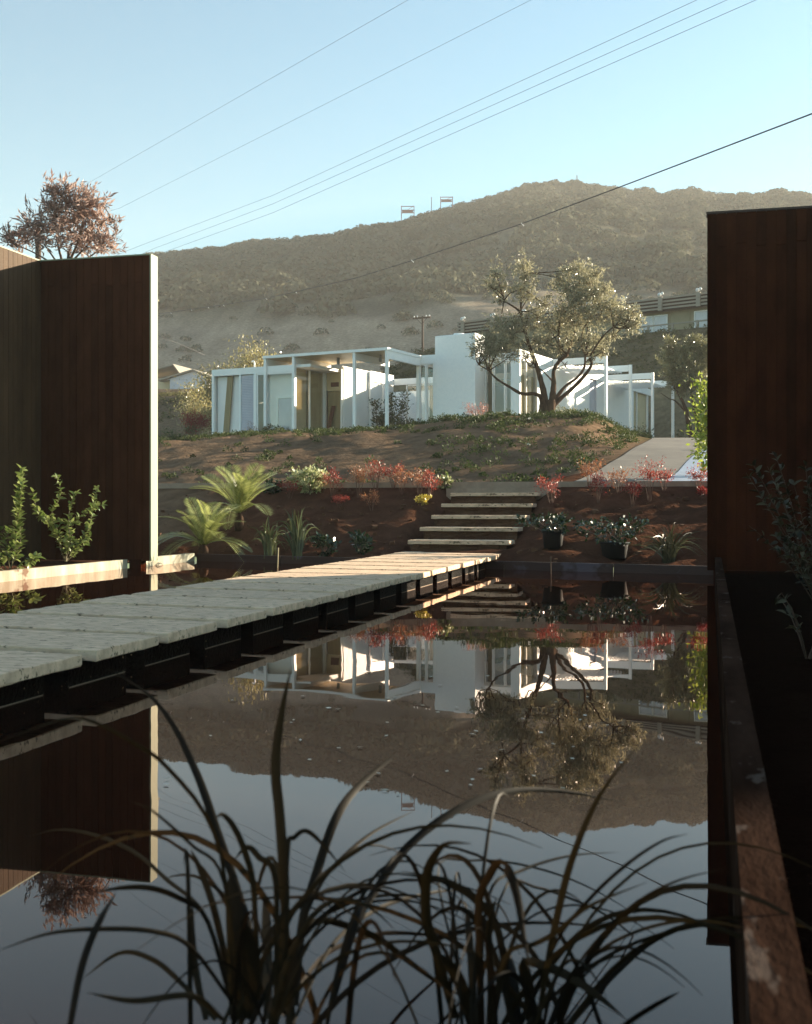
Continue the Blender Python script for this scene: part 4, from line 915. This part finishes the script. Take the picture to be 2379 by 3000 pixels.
# strap leaved plants by the far pool edge
for px_, d_, n_, h_, sp, lab, sd in ((790, 13.15, 46, .46, .26, 'green strap leaved clump beside the cycads at the pool edge', 151), (872, 12.95, 60, .58, .34, 'larger strap leaved clump in the middle of the left bank', 152), (1958, 11.55, 70, .44, .46, 'dark arching grassy clump near the right dark wall', 153)):
    x_ = (px_ - CX) / F * d_; blade_clump('strap_leaf_plant', lab, 'plant', (x_, d_, gz(x_, d_)), n_, h_, sp, .0045 if sd == 153 else .0065, 'darklily' if sd == 153 else 'lily', sd, 'strap leaved plants at the pool edge')

# cycads
def frond_mesh(seed, l_=.6, arch=.35):
    rs = np.random.RandomState(seed); V = []; Fq = []; rn = []; n_ = 40
    pts = bez((0, 0, 0), (0, l_ * .60, l_ * .22), (0, l_, -l_ * arch), n_ + 1)
    for i in range(2, n_ + 1):
        t = i / n_; d_ = (pts[i] - pts[i - 1]).normalized(); ll = l_ * .235 * min(1, (t + .08) * 3) * (1 - .72 * max(0, (t - .72) / .28) ** 2) + .004
        for sg in (-1, 1):
            out = (Vector((sg * .83, 0, .20)) + d_ * .62).normalized(); u_ = d_; o_ = pts[i]; e_ = o_ + out * ll * rs.uniform(.9, 1.08) + Vector((0, 0, -.12 * ll)); w_ = .0060
            k_ = len(V); V += [tuple(o_ - u_ * w_ * .8), tuple(o_.lerp(e_, .5) - u_ * w_), tuple(e_), tuple(o_.lerp(e_, .5) + u_ * w_)]; Fq.append((k_, k_ + 1, k_ + 2, k_ + 3)); rn += [rs.rand()] * 4
    tb_ = MB().tube(pts, list(np.linspace(.006, .0015, n_ + 1)), 4, False); k_ = len(V); V += tb_.v; Fq += [tuple(k_ + a for a in f) for f in tb_.f]; rn += [.9] * len(tb_.v)
    return mesh_np('frond', np.array(V), np.array(Fq), np.array(rn))
FR = [frond_mesh(int(s_), .6, a_) for s_, a_ in ((1, .10), (2, .30), (3, .55), (4, .02))]
def cycad(label, base, n_up, n_low, s0, seed, tr_h):
    rs = np.random.RandomState(seed); ro = root('cycad', label, 'plant', base, 0, 'cycads on the bank')
    MB().lathe([(.05, -.05), (.06, .03), (.055, tr_h * .7), (.04, tr_h), (.02, tr_h + .02)], 12).build('trunk', 'bark', ro, True)
    for k in range(n_up + n_low):
        low = k >= n_up; me_ = FR[rs.choice([1, 2])] if low else FR[rs.choice([0, 3, 0, 1])]
        o = link('frond', me_, 'cycad', ro); an = rs.uniform(0, 6.283) if low else 2 * math.pi * k / n_up + rs.uniform(-.2, .2)
        el = rs.uniform(.1, .6) if low else rs.uniform(.72, 1.40)
        s_ = s0 * rs.uniform(.85, 1.12); o.scale = (s_, s_, s_); o.location = (0, 0, tr_h); o.rotation_euler = (el, rs.uniform(-.3, .3), an)
c_ = ground_at(700, 1545); cycad('taller pale green cycad at the back of the left bank', (c_.x, c_.y, c_.z), 15, 5, 1.0, 61, .16)
c_ = Vector(((596 - CX) / F * 13.6, 13.6, 0)); c_.z = gz(c_.x, c_.y); cycad('lower darker cycad nearer the pool edge at left', tuple(c_), 13, 8, .95, 62, .10)

# near shrubs beside the left wall: leaf by leaf
def stemline(pts, d_, jit, rs): return catmull([at(px_, py_, d_ + rs.uniform(-jit, jit)) for px_, py_ in pts], len(pts) * 2)
rs = np.random.RandomState(71)
s1 = [stemline(s_, 10.45, .10, rs) for s_ in ([(30, 1672), (45, 1600), (50, 1530), (62, 1450), (62, 1375)], [(25, 1672), (55, 1610), (60, 1545), (48, 1490), (62, 1420)], [(20, 1672), (5, 1640), (-15, 1600), (-10, 1560)], [(35, 1672), (70, 1655), (95, 1640), (112, 1630)], [(30, 1672), (20, 1620), (15, 1580), (30, 1550)], [(10, 1672), (-20, 1650), (-40, 1610)])]
leafy('privet_shrub', 'tall leafy sprig at the far left before the dark wall', 'shrub', tuple(at(25, 1674, 10.45)), s1, 'privet', .078, 72, .020)
s2 = [stemline(s_, 11.2, .12, rs) for s_ in ([(193, 1645), (190, 1600), (165, 1550), (150, 1500), (180, 1450), (165, 1396)], [(193, 1645), (215, 1610), (255, 1560), (270, 1500), (285, 1425)], [(193, 1645), (205, 1580), (200, 1520), (215, 1450), (228, 1445)], [(190, 1645), (150, 1540), (110, 1500), (95, 1440)], [(195, 1645), (215, 1590), (195, 1540), (150, 1520)], [(195, 1645), (230, 1610), (250, 1590), (262, 1570)], [(193, 1645), (200, 1560), (250, 1500), (300, 1480)], [(193, 1645), (170, 1580), (140, 1520), (118, 1510)])]
leafy('privet_shrub', 'branching leafy shrub with glinting leaves before the left dark wall', 'shrub', tuple(at(193, 1647, 11.2)), s2, 'privet', .062, 73, .021)
s3 = []
rs = np.random.RandomState(74); b3 = Vector((2.45, 7.0, .03))
for k in range(30):
    an = rs.uniform(0, 6.28); tip = b3 + Vector((math.cos(an) * rs.uniform(.1, .45), math.sin(an) * rs.uniform(.1, .4), rs.uniform(.35, .98) if k > 4 else rs.uniform(.1, .3)))
    s3.append(bez(b3, b3.lerp(tip, .5) + Vector((0, 0, .10)), tip, 6))
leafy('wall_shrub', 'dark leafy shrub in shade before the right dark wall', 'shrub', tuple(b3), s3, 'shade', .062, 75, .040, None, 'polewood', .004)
b4 = Vector((1.55, 4.55, .04)); s4 = []
for k in range(6):
    an = rs.uniform(0, 6.28); tip = b4 + Vector((math.cos(an) * .25, math.sin(an) * .25, rs.uniform(.08, .30))); s4.append(bez(b4, b4.lerp(tip, .5) + Vector((0, 0, .08)), tip, 5))
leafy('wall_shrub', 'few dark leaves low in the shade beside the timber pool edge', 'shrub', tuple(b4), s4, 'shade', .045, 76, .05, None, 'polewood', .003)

# foreground strap leaves, traced blade by blade and given their own depths
def A_(x_, y_): return (x_ * .7018, 1950 + y_ * .7018)
def B_(x_, y_): return (900 + x_ * .7018, 2100 + y_ * .7018)
fg = [
 ([A_(1170, 1400), A_(1190, 1000), A_(1180, 800), A_(1165, 600), A_(1150, 430), A_(1170, 230), A_(1215, 5)], 50, .9, 'A'),
 ([A_(1060, 1420), A_(1050, 1150), A_(980, 900), A_(910, 700), A_(850, 520), A_(800, 400), A_(730, 260), A_(620, 120), A_(440, 5)], 46, .3, 'A'),
 ([A_(960, 1420), A_(940, 900), A_(860, 630), A_(700, 430), A_(600, 350), A_(400, 240), A_(260, 225), A_(-40, 330)], 22, .4, 'A'),
 ([A_(1230, 1420), A_(1260, 1080), A_(1310, 900), A_(1400, 640), A_(1500, 500), A_(1660, 365)], 50, .9, 'A'),
 ([A_(1000, 1400), A_(930, 890), A_(800, 750), A_(640, 610), A_(540, 565)], 16, .3, 'A'),
 ([A_(980, 1420), A_(850, 1040), A_(700, 900), A_(560, 780), A_(400, 710), A_(250, 685), A_(110, 715)], 26, .3, 'A'),
 ([A_(960, 1400), A_(860, 1060), A_(740, 970), A_(620, 930), A_(500, 930), A_(395, 948)], 32, .5, 'A'),
 ([A_(280, 1560), A_(340, 1250), A_(420, 1050), A_(484, 945)], 42, .9, 'C'),
 ([A_(980, 1420), A_(800, 1180), A_(650, 1112), A_(420, 1100), A_(200, 1120), A_(-20, 1195)], 23, .4, 'A'),
 ([A_(1080, 1400), A_(1060, 950), A_(1030, 800), A_(980, 680), A_(930, 622), A_(898, 640)], 30, .5, 'A'),
 ([A_(1150, 1400), A_(1150, 900), A_(1080, 800), A_(1030, 758), A_(975, 815)], 30, .5, 'A'),
 ([A_(1190, 1400), A_(1200, 790), A_(1230, 720), A_(1280, 692), A_(1350, 750), A_(1445, 865)], 26, .4, 'A'),
 ([A_(980, 1420), A_(900, 1060), A_(850, 900), A_(795, 765)], 44, 1.2, 'A'),
 ([A_(1180, 1420), A_(1290, 960), A_(1400, 830), A_(1550, 700), A_(1740, 600)], 24, .4, 'A'),
 ([B_(100, 1200), B_(200, 870), B_(280, 730), B_(420, 540), B_(620, 390), B_(830, 312), B_(1060, 310), B_(1330, 360)], 44, .5, 'A'),
 ([B_(620, 1260), B_(545, 1000), B_(500, 850), B_(500, 680), B_(530, 590), B_(585, 532), B_(690, 530)], 50, .35, 'B'),
 ([B_(730, 1300), B_(720, 950), B_(720, 760), B_(755, 680), B_(800, 612), B_(850, 660), B_(885, 780), B_(905, 920), B_(935, 1060)], 44, .6, 'B'),
 ([B_(850, 1280), B_(800, 900), B_(700, 760), B_(600, 700), B_(540, 675), B_(390, 645)], 40, .4, 'B'),
 ([B_(640, 1100), B_(545, 640), B_(680, 602), B_(850, 610), B_(1050, 660), B_(1230, 740), B_(1415, 852)], 15, .4, 'B'),
 ([B_(720, 1200), B_(760, 740), B_(900, 640), B_(1100, 580), B_(1305, 565)], 16, .4, 'B'),
 ([B_(960, 1300), B_(1000, 1050), B_(1050, 800), B_(1110, 580), B_(1220, 330), B_(1385, 115)], 34, .25, 'B'),
 ([B_(900, 1280), B_(1040, 940), B_(1180, 760), B_(1330, 620), B_(1480, 520), B_(1595, 488)], 17, .4, 'B'),
 ([B_(1000, 1300), B_(1100, 1080), B_(1260, 880), B_(1400, 760), B_(1560, 680), B_(1760, 630)], 16, .4, 'B'),
 ([B_(1020, 1300), B_(1140, 1060), B_(1250, 960), B_(1400, 890), B_(1560, 855), B_(1720, 860), B_(1900, 905)], 20, .4, 'B'),
 ([B_(1080, 1300), B_(1180, 1180), B_(1300, 1050), B_(1450, 930), B_(1660, 850)], 42, .5, 'B'),
 ([B_(1200, 1400), B_(1340, 1282), B_(1450, 1210), B_(1558, 1148)], 34, .9, 'D'),
 ([B_(-80, 1300), B_(-60, 1000), B_(30, 860), B_(150, 870), B_(300, 930), B_(420, 1020), B_(560, 1120), B_(700, 1195)], 38, .5, 'A'),
 ([B_(700, 1250), B_(820, 720), B_(950, 712), B_(1100, 760), B_(1250, 830), B_(1400, 950), B_(1525, 1075)], 15, .4, 'B'),
 ([B_(760, 1280), B_(830, 1000), B_(950, 950), B_(1040, 900), B_(1180, 790), B_(1430, 686)], 24, .5, 'B'),
 ([B_(-60, 1280), B_(100, 960), B_(300, 800), B_(520, 735), B_(650, 725)], 22, .4, 'A'),
 ([B_(-100, 1250), B_(60, 1010), B_(250, 920), B_(420, 905), B_(690, 935)], 30, .5, 'A'),
 ([B_(980, 1300), B_(900, 1040), B_(1040, 1060), B_(1180, 1140), B_(1330, 1260)], 44, .6, 'B'),
 ([B_(760, 1300), B_(770, 1100), B_(760, 900), B_(790, 750)], 40, .8, 'B'),
 ([B_(880, 1300), B_(860, 1100), B_(830, 960)], 70, 1.0, 'B'), ([B_(940, 1300), B_(930, 1150), B_(900, 1000)], 62, 1.0, 'B'),
 ([B_(690, 1300), B_(640, 1120), B_(560, 990)], 60, 1.0, 'B'),
 ([A_(990, 1480), A_(985, 1150), A_(960, 850)], 92, .7, 'A'), ([A_(1110, 1480), A_(1105, 1200), A_(1100, 950)], 84, 1.3, 'A'), ([A_(1040, 1480), A_(1040, 1250), A_(1010, 1060)], 90, 1.0, 'A'),
 ([A_(860, 1480), A_(820, 1300), A_(800, 1120), A_(805, 990)], 36, .6, 'A'), ([A_(900, 1480), A_(760, 1330), A_(640, 1230), A_(500, 1200), A_(340, 1310)], 26, .5, 'A'),
 ([A_(930, 1480), A_(800, 1380), A_(560, 1400), A_(360, 1365)], 30, .5, 'C')]
FB = {'A': (at(735, 3060, 1.36), .30), 'B': (at(1470, 3060, 1.40), .35), 'C': (at(420, 3080, 1.18), .2), 'D': (at(1800, 3080, 1.2), .2)}
FL = {'A': 'left clump of dark strap leaves in the near foreground', 'B': 'right clump of dark strap leaves in the near foreground', 'C': 'few dark blades at the lower left corner of the pool edge', 'D': 'single stubby dark blade at the lower right of the pool edge'}
rs = np.random.RandomState(81); FO = {}
for k_, (b_, s_) in FB.items(): FO[k_] = root('foreground_plant', FL[k_], 'plant', (b_.x, b_.y, .04), 0, 'strap leaved plants in the foreground')
for pts, w_, blunt, k_ in fg:
    b_, sp_ = FB[k_]; d0 = b_.y; d1 = d0 + rs.uniform(-.22, .5) * (1 if len(pts) > 4 else .3); n_ = len(pts)
    P_ = [at(px_, py_, d0 + (d1 - d0) * i / (n_ - 1)) for i, (px_, py_) in enumerate(pts)]
    c_ = catmull(P_, 22); o3 = Vector((b_.x, b_.y, .04)); c_ = [v - o3 for v in c_]
    hw = w_ / 2 * .62 / F * d0
    W = [hw * (.75 + .25 * min(1, t * 3)) * max(.03, 1 - (max(0, t - .45) / .55) ** (1.2 + 2.4 * blunt)) for t in np.linspace(0, 1, 22)]
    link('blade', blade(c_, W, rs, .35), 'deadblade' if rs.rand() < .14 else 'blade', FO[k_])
for k_, cnt in (('A', 22), ('B', 26)):
    b_, sp_ = FB[k_]
    for j in range(cnt):
        an = rs.uniform(0, 6.28); l_ = rs.uniform(.14, .34); s_ = rs.uniform(.08, .50); dr = Vector((math.cos(an), math.sin(an) * .6, 0)); o_ = Vector((rs.normal(0, .05), rs.normal(0, .03), -.03))
        P_ = bez(o_, o_ + dr * s_ * .3 + Vector((0, 0, l_ * 1.15)), o_ + dr * s_ + Vector((0, 0, l_ * rs.uniform(.2, .8))), 14); hw = rs.uniform(.0014, .0045)
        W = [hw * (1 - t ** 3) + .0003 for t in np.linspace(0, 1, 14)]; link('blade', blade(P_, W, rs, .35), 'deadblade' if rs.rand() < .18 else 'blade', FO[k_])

# tree behind the left wall
tx = (190 - CX) / F * 17.5; tz = gz(tx, 17.5); rs = np.random.RandomState(91)
def t1(x_, y_, d_=17.5): return at(x_ * .4678, 450 + y_ * .4678, d_)
LB3 = [([Vector((tx, 17.5, tz)), t1(400, 1000), t1(420, 780), t1(430, 620)], [.07, .05, .035, .02]), ([t1(420, 780), t1(360, 560), t1(350, 400), t1(340, 260)], [.022, .014, .009, .004]), ([t1(425, 700), t1(500, 520), t1(520, 380), t1(530, 260)], [.022, .014, .009, .004]),
       ([t1(425, 700), t1(560, 560), t1(640, 440), t1(690, 390)], [.018, .011, .007, .003]), ([t1(420, 780), t1(300, 600), t1(200, 480), t1(150, 420)], [.018, .011, .007, .003]), ([t1(425, 740), t1(600, 620), t1(700, 560), t1(740, 480)], [.014, .009, .006, .003]), ([t1(420, 760), t1(250, 640), t1(80, 560), t1(-20, 500)], [.018, .011, .007, .003])]
def cl3(x_, y_, r_): s_ = r_ * .4678 / F * 17.5; return (t1(x_, y_, 17.5 + rs.uniform(-.3, .3)), (s_, s_, s_))
CL3 = [cl3(*a_) for a_ in ((340, 260, 55), (330, 340, 60), (400, 300, 70), (420, 230, 45), (470, 330, 75), (540, 250, 50), (560, 340, 70), (620, 320, 50), (640, 420, 70), (500, 430, 80), (400, 420, 80), (320, 440, 60), (720, 420, 40), (700, 520, 60), (590, 510, 80), (480, 540, 80), (380, 540, 70), (250, 430, 60), (180, 440, 50), (150, 520, 50), (250, 530, 60), (80, 540, 50), (20, 520, 45), (310, 210, 25), (510, 200, 22), (650, 570, 60), (560, 590, 50), (120, 590, 50))]
olive('rusty_tree', 'sparse rusty leaved tree rising behind the left wall', (tx, 17.5, tz), LB3, CL3, 'rust', 4600, 92, .105, .024, barkmat='barkgrey', tw_=.4)
c_ = at(462, 890, 17.2); shrub('stray_branch', 'few golden leaves peeping past the pale end of the left wall', 'branch', (c_.x - .16, 17.2, c_.z - .35), .5, .22, 'gold', 26, .06, .02, 93, stems=3, sr=.005, clump=.06)

# ------------------------------------------------------------------ stuff: ground cover, slope planting, chaparral, floating leaves
def tufts(name, pts, size, n_, ln, wd, mat, seed, label, flat=.5, shell=False):
    rs_ = np.random.RandomState(seed); k_ = len(pts); sz = np.asarray(size)
    base = np.repeat(pts, n_, 0); ss = np.repeat(sz, n_)[:, None]
    d_ = rs_.normal(size=(k_ * n_, 3)); d_[:, 2] = np.abs(d_[:, 2]) * flat; d_ = unit(d_)
    pos = base + d_ * ss * rs_.uniform(.2, 1, (k_ * n_, 1)) ** .6
    if shell:
        pos = base + d_ * ss * rs_.uniform(.75, 1.0, (k_ * n_, 1)) * np.array([1, 1, .85]); nn = unit(d_ + rs_.normal(0, .35, d_.shape)); T_ = unit(np.cross(nn, rs_.normal(size=nn.shape))); kk = rs_.uniform(.6, 1.3, len(pos)) * ss[:, 0] * ln
        V, Fq = diamonds(pos - T_ * kk[:, None] * .5, T_, np.cross(nn, T_), kk, kk * .8)
    else: V, Fq = rand_leaves(pos, rs_, ln, wd, d_, .5)
    V = V.reshape(-1, 4, 3)
    o = link(name, mesh_np(name, V.reshape(-1, 3), Fq, np.repeat(np.clip(np.repeat(rs_.rand(k_), n_) * .7 + rs_.rand(k_ * n_) * .3, 0, 1), 4)), mat)
    return tag(o, label, None, None, 'stuff')
rs = np.random.RandomState(95)
X_ = rs.uniform(-9.5, 11, 60000); Y_ = rs.uniform(20.5, 37.5, 60000); P_, Q_ = pq(X_, Y_); R_, B2 = rb(X_, Y_)
top = sstep(26, 31.5, Q_); dens = np.where(X_ > .6, .030 + .050 * sstep(23, 30, Q_), .75 * (.012 + .11 * top ** 1.5))
dens = dens * np.clip(.6 + 1.7 * fbm(X_ * 1.3, Y_ * 1.3, 44), .1, 2)
ok = (Q_ > 21.2) & (X_ < np.interp(Y_, DRY, DRX) - .25) & ~(((B2 > -.25) & (R_ < .3)) | (B2 > 2.2)) & (rs.rand(60000) < dens)
pts = np.c_[X_[ok], Y_[ok], hz(X_[ok], Y_[ok])]; sz = rs.uniform(.06, .19, ok.sum()) * np.where(X_[ok] > .6, 1.1, .85)
tufts('ground_cover', pts, sz, 60, .055, .026, 'cover', 96, 'low green ground cover dotted over the mound', 1.0)
sel = rs.choice(len(pts), 22, replace=False); fp = pts[sel] + np.array([0, 0, .09]); fp = fp[(fp[:, 0] > -1)]
tufts('white_flowers', fp, np.full(len(fp), .022), 9, .035, .03, 'petal', 97, 'scattered white flowers among the ground cover', 1)
# slope planting behind and beside the house
X_ = rs.uniform(-22, 30, 30000); Y_ = rs.uniform(42, 78, 30000); S_ = (X_ - NH0[0]) * NDX + (Y_ - NH0[1]) * NDY; N2 = -(X_ - NH0[0]) * NDY + (Y_ - NH0[1]) * NDX; R_, B2 = rb(X_, Y_)
b0 = 8.2 + 12.5 * sstep(-4.5, 1.5, R_)
dn = np.where(S_ > -3, np.where((N2 > -2.2) | (N2 < -9.0), 0, .09 + .14 * sstep(-9, -6.5, N2)), .15)
ok = (B2 > b0 + .5) & (X_ / Y_ > -.26) & (rs.rand(30000) < dn)
pts = np.c_[X_[ok], Y_[ok], hz(X_[ok], Y_[ok])]; sz = np.where(S_[ok] > -3, rs.uniform(.10, .32, ok.sum()), rs.uniform(.08, .24, ok.sum()))
tufts('slope_planting', pts, sz, 34, .11, .05, 'slope', 98, 'green planting covering the slopes behind the house', .6)
# chaparral on the hill
pts = []; sz = []
N_ = 150000; X_ = rs.uniform(-160, 230, N_); Y_ = rs.uniform(105, YR + 6, N_)
Z_ = hz(X_, Y_); PX = CX + F * X_ / Y_; PY = HY - F * (Z_ - CH) / Y_
lim = np.interp(PX, [300, 600, 900, 1200, 1400, 2400], [880, 930, 930, 930, 900, 900]) + 130 * fbm(X_ / 16, Y_ / 24, 61, 4)
d_ = (.030 + .055 * sstep(60, -60, PY - lim)) * (PX > 250) * (PX < 2600) * (.55 + .9 * (fbm(X_ / 20, Y_ / 26, 71) + .4))
k_ = rs.rand(N_) < d_
hs = rs.uniform(.8, 2.9, N_) * np.where(PY < lim, 1, .38) * (1 - .5 * sstep(YR - 45, YR, Y_))
pts = np.c_[X_[k_], Y_[k_], Z_[k_]]; szs = hs[k_]
tufts('chaparral', pts, szs, 96, .29, .42, 'chap', 99, 'hazy chaparral covering the hillside', 1.0, True)
# dense scrub along the ridge line
pr = np.arange(420, 2420, 5.0) + rs.uniform(-3, 3, 400); Yr = YR - rs.uniform(0, 10, 400); Xr = (pr - CX) / F * Yr; Zr = hz(Xr, Yr)
sr_ = np.clip(.7 + 2.2 * (fbm(pr / 70, pr * 0, 81) + .15) + rs.uniform(-.3, .7, 400), .3, 3.0) * np.interp(pr, [420, 900, 1300, 1500, 2400], [.5, .7, .8, 1.15, 1.1])
tufts('ridge_scrub', np.c_[Xr, Yr, Zr - .9 + .7 * sstep(1380, 1560, pr)], sr_ * (.85 + .35 * sstep(1380, 1560, pr)), 70, .42, .42, 'chap', 103, 'uneven line of scrub along the ridge', 1.0, True)
# floating leaves on the water
fp = []
for px_, py_ in [(rs.uniform(950, 1950), rs.uniform(1900, 2330)) for _ in range(40)] + [(rs.uniform(460, 950), rs.uniform(2010, 2330)) for _ in range(10)] + [(1143, 2048), (1160, 2045), (1180, 2031), (1345, 2075), (1000, 2080), (1395, 2155), (1530, 2043), (690, 1690)]:
    Y0 = CH * F / (py_ - HY); x_ = (px_ - CX) / F * Y0; p_, q_ = pq(x_, Y0)
    if PL + .05 < p_ < PR - .05 and QN < q_ < qfar(p_) and not (BL - .05 < p_ < BR + .05): fp.append((x_, Y0, .004))
fp = np.array(fp); n_ = len(fp); an = rs.uniform(0, 6.28, n_); D_ = np.c_[np.cos(an), np.sin(an), np.zeros(n_)]; U_ = np.c_[-np.sin(an), np.cos(an), np.full(n_, .1)]
V, Fq = diamonds(fp, D_, U_, rs.uniform(.008, .026, n_), rs.uniform(.006, .015, n_)); tag(link('floating_leaves', mesh_np('floating_leaves', V, Fq, np.repeat(rs.rand(n_), 4)), 'floatleaf'), 'small pale leaves floating on the dark pool', None, None, 'stuff')
# stakes in the pool
a_ = at(810, 1672, 12.1); tag(MB().tube([(a_.x, a_.y, -.3), (a_.x + .02, a_.y, .205)], .007, 6).build('stake', 'stake'), 'pale thin stake standing in the water left of the bridge', 'stake')
a_ = at(1615, 1690, 11.0); tag(MB().tube([(a_.x, a_.y, -.3), (a_.x - .005, a_.y, .165)], .006, 6).build('stake', 'polewood'), 'dark thin stake in the water before the first potted shrub', 'stake')
# loose stones and clods on the bank
cp = []
for _ in range(1500):
    p_ = rs.uniform(-9, 4.5); q_ = rs.uniform(11.4, 15.05)
    if q_ < qfar(p_) + .12 or (BL - .1 < p_ < BR + .1): continue
    x_, y_ = xy(p_, q_); cp.append((x_, y_))
cp = np.array(cp); cz = hz(cp[:, 0], cp[:, 1]); mb = MB()
for (x_, y_), z_ in zip(cp, cz):
    s_ = .008 + .028 * rs.rand() ** 3; mb.hexa([(x_ + s_ * (a - .5) * 2 * rs.uniform(.6, 1.2), y_ + s_ * (b - .5) * 2 * rs.uniform(.6, 1.2), z_ - .01 + s_ * c * rs.uniform(.6, 1.4)) for c in (0, 1) for b in (0, 1) for a in (0, 1)])
o = mb.build('clods', 'soilblock'); tag(o, 'loose clods of earth on the bank', None, None, 'stuff')

# ------------------------------------------------------------------ haze
hz_ = MB().box(-445, 530, -185, 545, -1.6, 103).build('haze', None); tag(hz_, kind='stuff')
m = bpy.data.materials.new('haze'); m.use_nodes = True; N, L = m.node_tree.nodes, m.node_tree.links
N.remove(N['Principled BSDF']); pv = N.new('ShaderNodeVolumePrincipled'); pv.inputs['Density'].default_value = .00068; pv.inputs['Anisotropy'].default_value = 0.0
pv.inputs['Color'].default_value = (.95, .90, .84, 1); L.new(pv.outputs[0], N['Material Output'].inputs['Volume']); hz_.data.materials.append(m)
